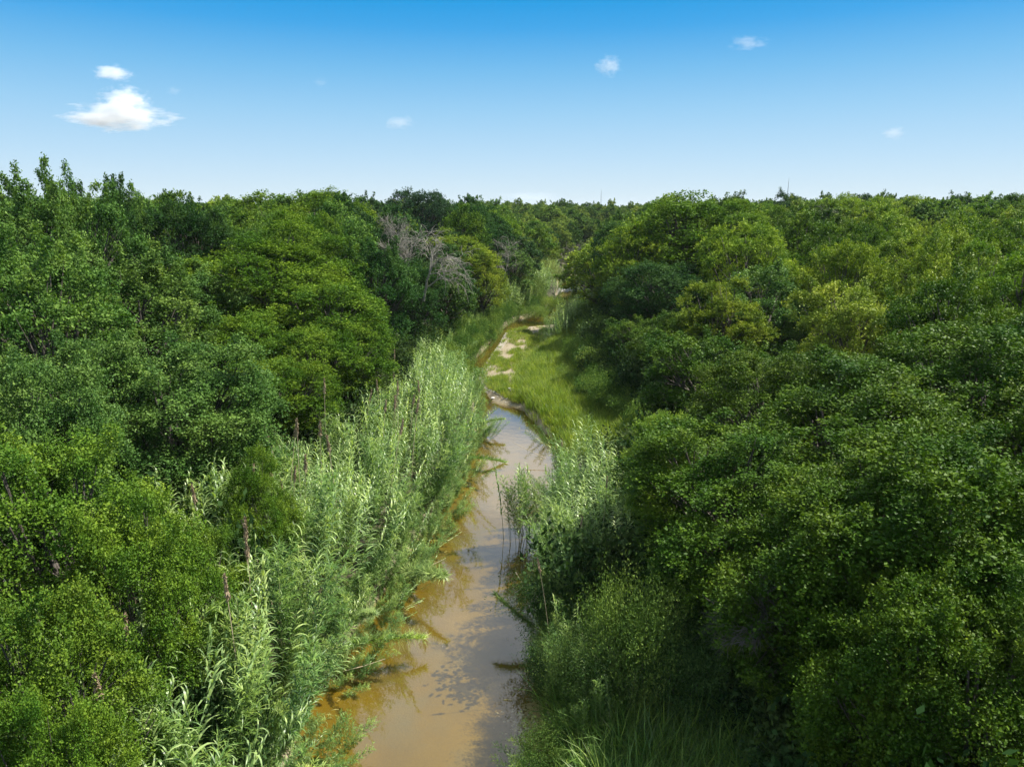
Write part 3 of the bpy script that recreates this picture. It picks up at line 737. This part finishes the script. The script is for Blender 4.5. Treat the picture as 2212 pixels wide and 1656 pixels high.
for _ in range(84):       # the clump standing out in the water
    spots.append((random.gauss(.55, .42), random.gauss(29.4, .9), random.uniform(.35, .82), random.random() < .6, .22*random.random(), 1, 'm'))
for _ in range(20):       # tussocks spilling over the water from both banks
    y0 = random.uniform(12, 46); sd_ = -1 if random.random() < .75 else 1
    for _k in range(16):
        y = y0+random.gauss(0, .45)
        x = float(left_edge(y))+random.uniform(0, 1.1) if sd_ < 0 else float(right_edge(y))-random.uniform(0, .8)
        spots.append((x, y, random.uniform(.16, .42), random.random() < .75, random.uniform(.3, 1.0), sd_, 'f'))
def inview(x, y, z):
    cp, sp_ = math.cos(PITCH), math.sin(PITCH); zz = z-CAM_H
    f = y*cp-zz*sp_; up = y*sp_+zz*cp
    return f > 1 and abs(x/f) < .76 and abs(up/f) < .58
spots.sort(key=lambda s: (not inview(s[0], s[1], 4.2*s[2]+.7), s[1]**2+s[0]**2))
RL = {'a': ('tall giant reed with arching pale green leaves in the near bed along the sunlit bank', 'giant reeds of the near bed'),
      'af': ('bushy giant reed with tufts of narrow leaves in the near bed on the sunlit bank', 'bushy side-shooting reeds of the near bed'),
      'd': ('giant reed with broad drooping leaves at the foot of the shaded wood', 'giant reeds on the shaded bank'),
      'df': ('fine-leaved bushy reed at the foot of the shaded wood', 'bushy reeds on the shaded bank'),
      'm': ('broad-leaved reed in the clump standing out in the creek', 'reeds of the clump in the water'),
      'mf': ('fine-leaved reed in the clump standing out in the creek', 'fine reeds of the clump in the water')}
def reed_label(z_, fine, x, y):
    if z_ == 'm': return RL['mf' if fine else 'm']
    look = 'bushy fine-leaved reed' if fine else 'tall reed with arching pale leaves'
    if z_ == 'a':
        dpt = float(left_edge(y))-x
        pl = 'at the water edge' if dpt < .8 else 'against the dark wood' if dpt > 3.1 else 'inside the sunlit bed'
        yy = 'at the bottom of the picture' if y < 13 else 'below the small dark tree' if y < 18 else 'level with the small dark tree' if y < 22 else 'beyond the small dark tree'
    else:
        dpt = x-float(right_edge(y)); pl = 'at the shaded water edge' if dpt < 1.2 else 'under the shaded wood'
        yy = 'near the feathery shrub' if y < 23 else 'beside the clump in the water' if y < 28 else 'below the lime-green sprig'
    s_ = look+' '+pl+' '+yy
    return s_, 'reeds: '+s_
n_single = 0; mass = {k: ([], [], [], []) for k in 'abcdemf'}
for s in spots:
    x, y, sc, fine, lean, side, z_ = s
    g = max(float(ground(x, y)), -.15); i = random.randrange(6, 10) if fine else random.randrange(6)
    rz = random.uniform(0, 6.28); ax = random.uniform(-.8, .8)
    # bend out over the water
    ex = Euler((lean*math.sin(ax)*.5, (lean if side < 0 else -lean), 0)).to_matrix() @ Euler((0, 0, rz)).to_matrix()
    eu = ex.to_euler()
    pick_single = z_ in 'adm' and (z_ == 'm' or n_single < 270) and (z_ != 'a' or random.random() < .55)
    if pick_single and n_single < 296:
        e = empty('giant_reed', (x, y, g)); e.rotation_euler = eu; e.scale = (sc,)*3
        lb = reed_label(z_, fine, x, y); tag(e, lb[0], 'reed', lb[1])
        ob('stem', CANES[i][0], e)
        if not fine and n_single < 120:
            for (p, a, up, s_, m) in CANES[i][2]:
                q = ob('leaf', LEAFMESH[m], e); q.location = p
                q.rotation_euler = (Euler((0, 0, a)).to_matrix() @ Euler((0, -up, 0)).to_matrix()).to_euler(); q.scale = (s_,)*3
        else:
            tag(ob('foliage', CANES[i][1], e), kind='stuff')
        n_single += 1
    else:
        a_ = mass[z_]; a_[0].append((x, y, g)); a_[1].append(tuple(eu)); a_[2].append((sc,)*3); a_[3].append(i)
ML = {'a': 'dense bed of giant reeds filling the near sunlit bank', 'b': 'lower reeds and cane along the narrow channel beside the sand bar',
      'c': 'pale sunlit reeds on the inside of the far bend', 'd': 'reeds crowding the foot of the shaded wood', 'f': 'tussocks of low reeds spilling over the water edge', 'e': 'pale reeds fringing the far pool on the shaded bank'}
for z_ in 'abcdef':
    a_ = mass[z_]
    if a_[0]: scatter('reed_bed', MASS, *a_, ML[z_], 'reeds')
print('single reeds', n_single, {k: len(v[0]) for k, v in mass.items()})

# dry plume stalks
for i in range(40):
    if i < 36: y = random.uniform(9, 40); x = float(left_edge(y))-random.uniform(.3, 4.2)
    else: y = random.uniform(18, 31); x = float(right_edge(y))+random.uniform(.2, 2.6)
    e = empty('reed_plume_stalk', (x, y, float(ground(x, y))), random.uniform(0, 6.28))
    e.rotation_euler.x = random.gauss(0, .07); e.rotation_euler.y = random.gauss(0, .07); s_ = random.uniform(.86, 1.06)*(1 if i < 36 else .7); e.scale = (s_,)*3
    st, pl = PLUMES[i % 3]
    if i < 36: tag(e, 'dry brownish plume on a bare stalk sticking out of the sunlit reeds', 'reed plume', 'dry plumes in the sunlit reed bed')
    else: tag(e, 'dry reddish plume standing in the reeds below the shaded wood', 'reed plume', 'dry plumes in the shaded reeds')
    ob('stem', st, e); ob('plume', pl, e)

# canes that have toppled over the water
def brush(seed):
    r_ = random.Random(seed); i_ = 200+6-6+seed % 4; pts = cane_path(4.3, i_, .12+.22*r_.random()); lv = MB(); kk = np.linspace(0, 1, 8)
    st = MB(); st.tube(pts, np.linspace(.022, .008, 8), 5)
    for i in range(44):
        t = .30+.70*i/43; p = np.array([np.interp(t, kk, pts[:, j]) for j in range(3)])
        for j in range(17):
            V, q = ribbon(r_.uniform(.35, .85)*(1.1-.45*t)*(.7+.5*math.sin(i*1.7)**2), .034, r_.uniform(.1, 1.2), 3, r_.uniform(.2, 1.3))
            lv.quads(rotz(V, r_.uniform(0, 6.28))+p, q)
    return st.mesh('stem', M_DRYCANE, True), lv.mesh('foliage', M_REED, True, leafvar=True)
BRUSH = [brush(k) for k in range(4)]
n_br = 0
for (u, v, d, rz, tilt, sc, lb) in [
    (705, 1440, None, .12, 1.30, .80, 'toppled leafy cane lying low over the brown water from the near reeds'),
    (700, 1505, None, .55, 1.0, .38, 'short thin cane poking over the water beside a dark shadow'),
    (770, 1375, None, -.25, 1.0, .50, 'leafy cane lying on the water just upstream of the longest toppled one'),
    (880, 1255, None, -.85, 1.2, .72, 'bent cane dipping its bushy tip into the middle water'),
    (985, 1010, None, .15, 1.45, .75, 'dark cane reaching flat across the blue reflecting water'),
    (1030, 935, None, .05, 1.3, .55, 'cane leaning off the reed bed over the sky reflection'),
    (1165, 1400, None, PI-.1, 1.2, .55, 'dark leafy cane leaning from the shaded bank')]:
    dx = (u-1106)/1537; up = (828-v)/1537; D = (dx, math.cos(PITCH)+up*math.sin(PITCH), -math.sin(PITCH)+up*math.cos(PITCH)); t = -CAM_H/D[2]
    e = empty('leaning_cane', (dx*t-(.5 if rz < 1.5 and rz > -1 else -.5), D[1]*t, .35)); tilt -= .12
    e.rotation_euler = (Euler((0, 0, rz)).to_matrix() @ Euler((0, tilt, 0)).to_matrix()).to_euler(); e.scale = (sc*1.5,)*3
    e.scale = (sc*1.15, sc*1.15, sc)
    tag(e, lb, 'cane'); i = random.randrange(6, 10)
    ob('stem', BRUSH[n_br % 4][0], e); tag(ob('foliage', BRUSH[n_br % 4][1], e), kind='stuff'); n_br += 1

# ------------------------------------------------------------------ grass
def tuft(nb, h, w, spread, mat, seed, droop=1.2):
    r_ = random.Random(seed); mb = MB()
    for i in range(nb):
        V, q = ribbon(h*r_.uniform(.6, 1.2), w, r_.uniform(.3, droop), 3, r_.uniform(1.0, 1.5))
        mb.quads(rotz(V, r_.uniform(0, 6.28))+np.array([r_.gauss(0, spread), r_.gauss(0, spread), 0]), q)
    return mb.mesh('tuft', mat, True, leafvar=True)
def grass(name, n, fn, meshes, sc, label, cat='grass'):
    pts, rot, scl, idx = [], [], [], []
    while len(pts) < n:
        q = fn()
        if q is None: continue
        x, y = q; g = float(ground(x, y))
        if g < .03: 
            n -= .3; continue
        pts.append((x, y, g-.02)); rot.append((random.gauss(0, .12), random.gauss(0, .12), random.uniform(0, 6.28)))
        s_ = random.uniform(*sc); scl.append((s_, s_, s_*random.uniform(.8, 1.2))); idx.append(random.randrange(len(meshes)))
    scatter(name, meshes, pts, rot, scl, idx, label, cat)
TG = [tuft(26, .38, .016, .12, M_GRASS, i) for i in range(3)]
TGT = [tuft(30, .62, .018, .13, M_GRASS, 20+i, 1.5) for i in range(3)]
TD = [tuft(20, .30, .014, .14, M_GRASS_DRY, 30+i) for i in range(3)]
TL = [tuft(26, 1.15, .030, .12, M_GRASS_DEEP, 40+i, 2.3) for i in range(4)]
def bar_pt():
    y = random.uniform(50, 84); a, b = float(water_right(y)), float(right_edge(y)); x = random.uniform(a+.25, b+.3)
    f = wob(np.array(x*1.3), np.array(y*.5), .8)
    return (x, y) if f > -.15 or random.random() < .08 else None
grass('bar_grass', 2500, bar_pt, TG+TD+TG, (.7, 1.3), 'thin yellow-green grass growing in drifts on the sand bar')
def mound_pt():
    y = random.uniform(37, 80); e = float(right_edge(y)); x = e+random.random()**.8*6.0-.2
    return (x, y)
grass('mound_grass', 5200, mound_pt, TGT, (.8, 1.5), 'bright green long grass clothing the mounded bank beside the sand bar')
def low_pt():
    y = random.uniform(4, 21); e = float(right_edge(y)); x = e+.25+random.random()*8.0
    return (x, y)
grass('bank_grass', 4200, low_pt, TL, (.8, 1.35), 'long arching dark green grass on the near shaded bank')

# ------------------------------------------------------------------ shrubs
def bush_meshes(nsp, per, leaf, mat, seed, narrow=.6, h=1.6, r=1.0, shoots=.1):
    g_ = np.random.default_rng(seed)
    c0 = g_.normal(size=(7, 3))*np.array([.45, .45, .2])*r+np.array([0, 0, h*.5])
    lo = g_.integers(0, 7, nsp); d = unit(g_.normal(size=(nsp, 3))+np.array([0, 0, .4]))
    s = c0[lo]+d*np.array([.5, .5, .45])*r*(g_.random((nsp, 1))**.4)
    sd_ = unit(d*.6+np.array([0, 0, .5])+g_.normal(size=(nsp, 3))*.4); sl = g_.uniform(.2, .5, nsp)
    k = g_.random(nsp) < shoots; sl[k] *= 2
    t = g_.random((nsp, per)); c = s[:, None]+sd_[:, None]*(t*sl[:, None])[..., None]+g_.normal(size=(nsp, per, 3))*.05
    c = c.reshape(-1, 3); n = len(c); a = unit(np.repeat(sd_, per, 0)*.5+g_.normal(size=(n, 3))*.6)
    b = unit(np.cross(a, unit(np.array([0, 0, .8])+g_.normal(size=(n, 3))*.5)))
    mb = MB(); leaf_quads(mb, c, a, b, leaf*g_.uniform(.7, 1.3, n), leaf*narrow*g_.uniform(.7, 1.3, n))
    fm = mb.mesh('foliage', mat, leafvar=True)
    mb = MB()
    for q in c0: mb.tube([[0, 0, -.1], q*.5+g_.normal(size=3)*.05, q], [.03, .02, .01], 4)
    return mb.mesh('stem', M_BARK, True), fm
UG = [bush_meshes(420, 8, .11, M_BUSH, i)[1] for i in range(3)]
pts, rot, scl, idx = [], [], [], []
k = 0
while k < 3600:
    y = -4+120*random.random()**1.2; x = random.uniform(-y*.72-9, y*.72+12); k += 1
    xl, xr = float(left_edge(y)), float(right_edge(y))
    if xl-3.6 < x < xr+(3.6 if y > 34 or y < 20 else 2.5): continue
    if 36 < y < 80 and xl < x < xr+5.6: continue
    if y < 20 and xr < x < xr+5.2: continue
    g = float(ground(x, y)); s_ = random.uniform(.8, 1.9)
    pts.append((x, y, g)); rot.append((0, 0, random.uniform(0, 6.28))); scl.append((s_, s_, s_*random.uniform(.8, 1.5))); idx.append(random.randrange(3))
scatter('undergrowth', UG, pts, rot, scl, idx, 'dark leafy undergrowth filling the floor of the wood', 'undergrowth')

M_BANKBUSH = leaf_material('bank_bush_leaf', False, (0.095, 0.175, 0.030), objvar=0.3)
BB = [bush_meshes(520, 9, .085, M_BANKBUSH, 20+i, .45)[1] for i in range(3)]
pts, rot, scl, idx = [], [], [], []
for k in range(520):
    y = random.uniform(50, 104); x = float(left_edge(y))-random.random()**1.3*4.4-.10; s_ = random.uniform(.45, 1.05)
    pts.append((x, y, float(ground(x, y))-.05)); rot.append((0, 0, random.uniform(0, 6.28))); scl.append((s_, s_, s_*random.uniform(.8, 1.5))); idx.append(k % 3)
for k in range(150):
    y = random.uniform(36, 100); x = float(right_edge(y))+4.2+random.random()*2.5 if y < 76 else float(right_edge(y))+.6+random.random()*3; s_ = random.uniform(.6, 1.2)
    pts.append((x, y, float(ground(x, y))-.05)); rot.append((0, 0, random.uniform(0, 6.28))); scl.append((s_, s_, s_*random.uniform(.8, 1.5))); idx.append(k % 3)
scatter('bank_bushes', BB, pts, rot, scl, idx, 'low green bushes lining the banks along the sand bar', 'bushes')
SH = {'fine': [bush_meshes(1500, 16, .055, M_LEAF, 50+i, .35, 1.9, 1.1, .25) for i in range(2)],
      'leafy': [bush_meshes(800, 12, .10, M_LEAF, 60+i, .5, 1.2, .9) for i in range(2)]}
def shrub(x, y, r, h, kind, col, label, group=None):
    e = empty('shrub', (x, y, float(ground(x, y))), random.uniform(0, 6.28)); e.scale = (r, r, h/1.9)
    st, fo = SH[kind][random.randrange(2)]
    tag(e, label, 'shrub', group); ob('stem', st, e); f = ob('foliage', fo, e); f.color = (*col, 1)
for (u, v, d, r, h, kind, c, lb) in [
    (1395, 1240, 16.5, 1.2, 4.0, 'fine', (.11, .18, .035), 'feathery light green shrub rising from the near shaded bank'),
    (1290, 1330, 17.0, 1.0, 2.2, 'fine', (.07, .13, .03), 'soft dark green shrub at the foot of the feathery light one'),
    (1480, 1345, 16.0, 1.3, 2.6, 'fine', (.06, .12, .03), 'feathery green shrub under the bare grey branches'),
    (1200, 1240, 20.5, 1.3, 2.4, 'fine', (.06, .12, .03), 'dark bushy shrub overhanging the shaded water edge'),
    (1190, 1380, 17.6, .8, 1.6, 'fine', (.05, .10, .03), 'dark shrub trailing at the water edge below the reeds'),
    (1185, 1560, 15.0, .7, 1.1, 'fine', (.08, .15, .03), 'little green shrub at the edge of the gravel margin'),
    (1185, 1648, 12.6, .55, 1.0, 'leafy', (.20, .30, .06), 'small bright lime shrub at the bottom edge beside the water'),
    (1120, 1655, 13.2, .35, .6, 'leafy', (.20, .30, .06), 'tiny lime sprout at the bottom edge on the gravel'),
    (820, 885, 33, 1.2, 3.6, 'fine', (.12, .18, .02), 'yellow-green bush poking up within the reed bed'),
    (470, 1360, 13.8, .9, 2.4, 'leafy', (.05, .10, .03), 'low dark bush between the compact tree and the reeds'),
    (1130, 600, 100, 2.2, 4.6, 'fine', (.12, .18, .04), 'light green bush on the point of the far bend'),
    (1175, 565, 122, 2.8, 5.0, 'fine', (.16, .20, .05), 'pale yellowish bush beyond the point of the far bend'),
    (1105, 625, 96, 2.0, 3.6, 'leafy', (.17, .25, .09), 'pale grey-green sunlit bush low on the point of the far bend'),
    (1150, 610, 104, 2.2, 4.2, 'leafy', (.20, .28, .10), 'palest sunlit bush at the tip of the far bend'),
    (1185, 640, 100, 1.8, 2.6, 'fine', (.17, .24, .04), 'yellow-green bush spilling to the water at the tip of the far bend'),
    (1150, 655, 92, 1.6, 2.4, 'fine', (.13, .21, .04), 'green bush overhanging the sandy pool before the far bend'),
    (1080, 560, 108, 2.4, 5.0, 'leafy', (.15, .22, .06), 'grey-green bush beside the brushy leafless tree at the far bend'),
    (1255, 520, 150, 3.0, 7.0, 'leafy', (.13, .18, .02), 'yellow-lit bush over the dark water at the far bend'),
    (1330, 560, 110, 2.4, 6.0, 'leafy', (.12, .17, .02), 'lime-green bush in front of the dark wood near the bend'),
    (1280, 760, 60, 1.6, 2.2, 'leafy', (.05, .11, .03), 'dark bush at the back of the grassy mound'),
    (1310, 850, 48, 1.6, 2.4, 'leafy', (.04, .09, .02), 'dark bush where the grassy mound meets the wood')]:
    x, y, z = P(u, v, d); g = float(ground(x, y)); shrub(x, y, r, max(.6, z-g) if d < 90 else h, kind, c, lb)

# ------------------------------------------------------------------ fallen branches and sticks
def fallen(u, v, d, seed, h, rot, label):
    x, y, z = P(u, v, d); e = empty('fallen_branch', (x, y, z)); e.rotation_euler = rot
    s, t = bare_tree(h, seed, .8, .2, 4); tag(e, label, 'branch')
    ob('limb', s.mesh('limb', M_DEAD_SHADED, True), e); tag(ob('twigs', t.mesh('twigs', M_DEAD_SHADED, True), e), kind='stuff')
fallen(1660, 1290, 15.5, 41, 2.7, (.5, -1.35, .35), 'bare grey branches sprawling out of the dark wood over the feathery shrubs')
fallen(1650, 1370, 15.0, 45, 2.2, (-.4, -1.8, -.5), 'lower bare grey branch drooping beneath the other bare branches')
for (u, v, ln, rz, ry, lb) in [(880, 1235, 1.6, .35, 1.3, 'pale dry cane lying across the reeds at the narrow reach'),
        (1180, 985, 2.4, 2.5, 1.35, 'long thin dead stick angled over the blue water'), (1150, 1290, 1.2, 2.2, .9, 'dry stick standing out of the shaded reeds'),
        (1015, 830, 1.3, .8, 1.0, 'dry stick leaning on the sandy neck'), (740, 1440, 1.3, .2, 1.4, 'bare cane end sticking out over the near water')]:
    dx = (u-1106)/1537; up = (828-v)/1537; D = (dx, math.cos(PITCH)+up*math.sin(PITCH), -math.sin(PITCH)+up*math.cos(PITCH)); t = (.5-CAM_H)/D[2]
    mb = MB(); mb.tube([[0, 0, 0], [.02, .01, ln*.5], [0, .05, ln]], [.016, .013, .008], 6)
    o = ob('dry_stick', mb.mesh('dry_stick', M_DRYCANE, True)); o.location = (dx*t, D[1]*t, .35)
    o.rotation_euler = (Euler((0, 0, rz)).to_matrix() @ Euler((0, ry, 0)).to_matrix()).to_euler(); tag(o, lb, 'stick')

# ------------------------------------------------------------------ rocks and gravel
def rock_mesh(seed):
    g_ = np.random.default_rng(seed); th = np.linspace(0, PI, 7); ph = np.arange(10)*2*PI/10
    T_, P_ = np.meshgrid(th, ph, indexing='ij'); V = np.stack([np.sin(T_)*np.cos(P_), np.sin(T_)*np.sin(P_), np.cos(T_)*.5], -1)
    V = V*(1+.22*np.sin(V@g_.normal(size=3)*4+1)[..., None]+.1*g_.normal(size=(7, 10, 1))*(np.sin(T_)[..., None] > .1))
    i = np.arange(6)[:, None]*10; j = np.arange(10)[None]; k = (j+1) % 10
    mb = MB(); mb.quads(V.reshape(-1, 3), np.stack([i+j, i+10+j, i+10+k, i+k], -1).reshape(-1, 4)); return mb.mesh('rock', M_ROCK, True)
ROCKS = [rock_mesh(i) for i in range(4)]
for i in range(16):
    if i < 9: y = random.uniform(123, 129); x = random.uniform(float(left_edge(y))+.4, float(right_edge(y))-.2); s_ = random.uniform(.35, .7); lb = ('white stone on the pale gravel riffle at the far bend', 'white stones of the far riffle')
    else: y = random.uniform(50.5, 53.5); x = random.uniform(-1.6, .6); s_ = random.uniform(.1, .22); lb = ('small pale stone on the sandy neck of the creek', 'pale stones on the sandy neck')
    o = ob('rock', ROCKS[i % 4]); o.location = (x, y, max(0, float(ground(x, y)))+.02); o.scale = (s_, s_*.8, s_*.6); o.rotation_euler.z = random.uniform(0, 6)
    tag(o, lb[0], 'rock', lb[1])
pts, rot, scl, idx = [], [], [], []
for i in range(5200):
    q = random.random()
    if q < .35: y = random.uniform(50, 86); x = random.uniform(float(water_right(y))-.15, min(float(water_right(y))+.7, float(right_edge(y))))
    elif q < .55: y = random.uniform(119, 131); x = random.uniform(float(left_edge(y)), float(right_edge(y)))
    elif q < .94: y = random.uniform(14, 18.2); x = 1.0-abs(random.gauss(0, .45))
    else: y = random.uniform(13.5, 16); x = 1.1-abs(random.gauss(0, .3))
    g = float(ground(x, y)); s_ = random.uniform(.015, .05)*(2.6 if q < .55 and q >= .35 else 1)
    pts.append((x, y, g)); rot.append((0, 0, random.uniform(0, 6))); scl.append((s_,)*3); idx.append(random.randrange(4))
scatter('gravel', ROCKS, pts, rot, scl, idx, 'pale gravel and grit along the water line', 'gravel')

pts, rot, scl, idx = [], [], [], []
FL = []
for k in range(3):
    mb = MB(); V, q = ribbon(.12+.05*k, .03, .3, 2, .1); mb.quads(V, q); FL.append(mb.mesh('leaf_litter', M_GRASS_DRY, True, leafvar=True))
for i in range(420):
    y = random.uniform(14, 50); a, b = float(left_edge(y)), float(right_edge(y)); t = random.random()
    x = a+random.random()**2*1.6 if t < .5 else b-random.random()**2*1.4
    x += .3*math.sin(y*2.1)
    pts.append((x, y, .008)); rot.append((0, 0, random.uniform(0, 6.28))); scl.append((random.uniform(.5, 1.3),)*3); idx.append(i % 3)
scatter('leaf_litter', FL, pts, rot, scl, idx, 'dead leaves and bits of cane floating along the water edges', 'leaf litter')

# ------------------------------------------------------------------ masts on the skyline
def mast(u, v, d, wd, label):
    x, y, z = P(u, v, d); g = float(ground(x, y)); e = empty('radio_mast', (x, y, g)); tag(e, label, 'mast'); h = z-g
    mb = MB(); mb.tube([[0, 0, 0], [0, 0, h*.7], [0, 0, h]], [wd, wd*.8, wd*.5], 6); ob('pole', mb.mesh('pole', M_STEEL, True), e)
    mb = MB(); mb.tube([[0, 0, h], [0, 0, h+1.8]], [wd*.35, wd*.2], 5); ob('antenna', mb.mesh('antenna', M_STEEL, True), e)
mast(1299, 413, 700, .28, 'very thin distant mast above the treetops over the creek bend')
mast(1704, 393, 320, .16, 'thin mast standing behind the tree that pokes above the skyline')

# ------------------------------------------------------------------ the air
HAZE = 0.0001
bx = [(x, y, z) for x in (-3700, 3700) for y in (-320, 5400) for z in (-3, 44)]
mb = MB(); mb.quads(bx, [(0, 1, 3, 2), (4, 6, 7, 5), (0, 4, 5, 1), (2, 3, 7, 6), (0, 2, 6, 4), (1, 5, 7, 3)])
m_, t_ = newmat('air'); o_ = N(t_, 'ShaderNodeOutputMaterial'); v_ = N(t_, 'ShaderNodeVolumePrincipled')
v_.inputs['Color'].default_value = (0.86, 0.93, 1.0, 1); v_.inputs['Density'].default_value = HAZE
t_.links.new(v_.outputs[0], o_.inputs['Volume'])
tag(ob('haze', mb.mesh('haze', m_)), kind='stuff')

# ------------------------------------------------------------------ clouds
def cloud_material(name, dens, seed):
    m, t = newmat(name); l = t.links
    o = N(t, 'ShaderNodeOutputMaterial'); tx = N(t, 'ShaderNodeTexCoord')
    n = N(t, 'ShaderNodeTexNoise', noise_dimensions='4D'); n.inputs['W'].default_value = seed; n.inputs['Scale'].default_value = 2.1; n.inputs['Detail'].default_value = 6; n.inputs['Roughness'].default_value = .62
    l.new(tx.outputs['Object'], n.inputs['Vector'])
    ln = N(t, 'ShaderNodeVectorMath', operation='LENGTH'); l.new(tx.outputs['Object'], ln.inputs[0])
    # density = clamp(noise*k - radius)
    mu = N(t, 'ShaderNodeMath', operation='MULTIPLY_ADD'); mu.inputs[1].default_value = 2.6; mu.inputs[2].default_value = -.62
    l.new(n.outputs[0], mu.inputs[0])
    sb = N(t, 'ShaderNodeMath', operation='SUBTRACT'); l.new(mu.outputs[0], sb.inputs[0]); l.new(ln.outputs['Value'], sb.inputs[1])
    mr = N(t, 'ShaderNodeMapRange'); mr.inputs[1].default_value = 0; mr.inputs[2].default_value = .45; mr.inputs[3].default_value = 0; mr.inputs[4].default_value = dens
    l.new(sb.outputs[0], mr.inputs[0])
    pv = N(t, 'ShaderNodeVolumePrincipled'); pv.inputs['Color'].default_value = (1, 1, 1, 1); pv.inputs['Anisotropy'].default_value = .0
    l.new(mr.outputs[0], pv.inputs['Density']); l.new(pv.outputs[0], o.inputs['Volume']); return m
def cloud(u, v, w, h, dens, seed, label, group=None):
    """one fair-weather cloud 2 km off: (u, v) centre and w, h size as seen"""
    D = 2000 if v < 400 else 6500; dens = dens*2000/D; x, y, z = P(u, v, D); sx = w/1537*D*.62; sz = h/1537*D*.62
    g_ = np.random.default_rng(seed); th = np.linspace(0, PI, 13); ph = np.arange(20)*2*PI/20
    T_, P_ = np.meshgrid(th, ph, indexing='ij'); V = np.stack([np.sin(T_)*np.cos(P_), np.sin(T_)*np.sin(P_), np.cos(T_)], -1)
    V = V*(1+.06*np.sin(V@g_.normal(size=3)*5)[..., None])
    i = np.arange(12)[:, None]*20; j = np.arange(20)[None]; k = (j+1) % 20
    mb = MB(); mb.quads(V.reshape(-1, 3), np.stack([i+j, i+20+j, i+20+k, i+k], -1).reshape(-1, 4))
    o = ob('cloud', mb.mesh('cloud', cloud_material('cloud_vapour_%d' % seed, dens, seed*3.7), True))
    o.location = (x, y, z); o.scale = (sx, sx*.6, sz); tag(o, label, 'cloud', group)
cloud(250, 254, 225, 56, .035, 1, 'flat base of the largest white cloud with wisps trailing at both ends')
cloud(268, 220, 110, 60, .04, 2, 'puffy white top of the largest cloud')
cloud(243, 158, 82, 32, .03, 3, 'small bright white cloud just above the largest cloud')
cloud(1316, 142, 58, 40, .018, 4, 'small soft round cloud high over the creek')
cloud(1618, 93, 74, 30, .010, 5, 'thin slanting wisp of cloud high up beyond the small round one')
cloud(860, 263, 60, 30, .012, 6, 'small faint oval cloud above the middle of the woods')
cloud(1930, 288, 60, 30, .010, 7, 'small faint cloud over the bright wooded ridge')
cloud(375, 196, 34, 18, .008, 8, 'tiny faint puff beside the largest cloud')
cloud(692, 178, 34, 18, .006, 9, 'tiny faint puff alone in the blue above the reed bank woods')
cloud(1150, 425, 150, 34, .0028, 10, 'pale low cloud hugging the horizon above the far bend')
print('objects', len(S.objects), 'tris', sum(len(m.polygons) for m in bpy.data.meshes)*2)
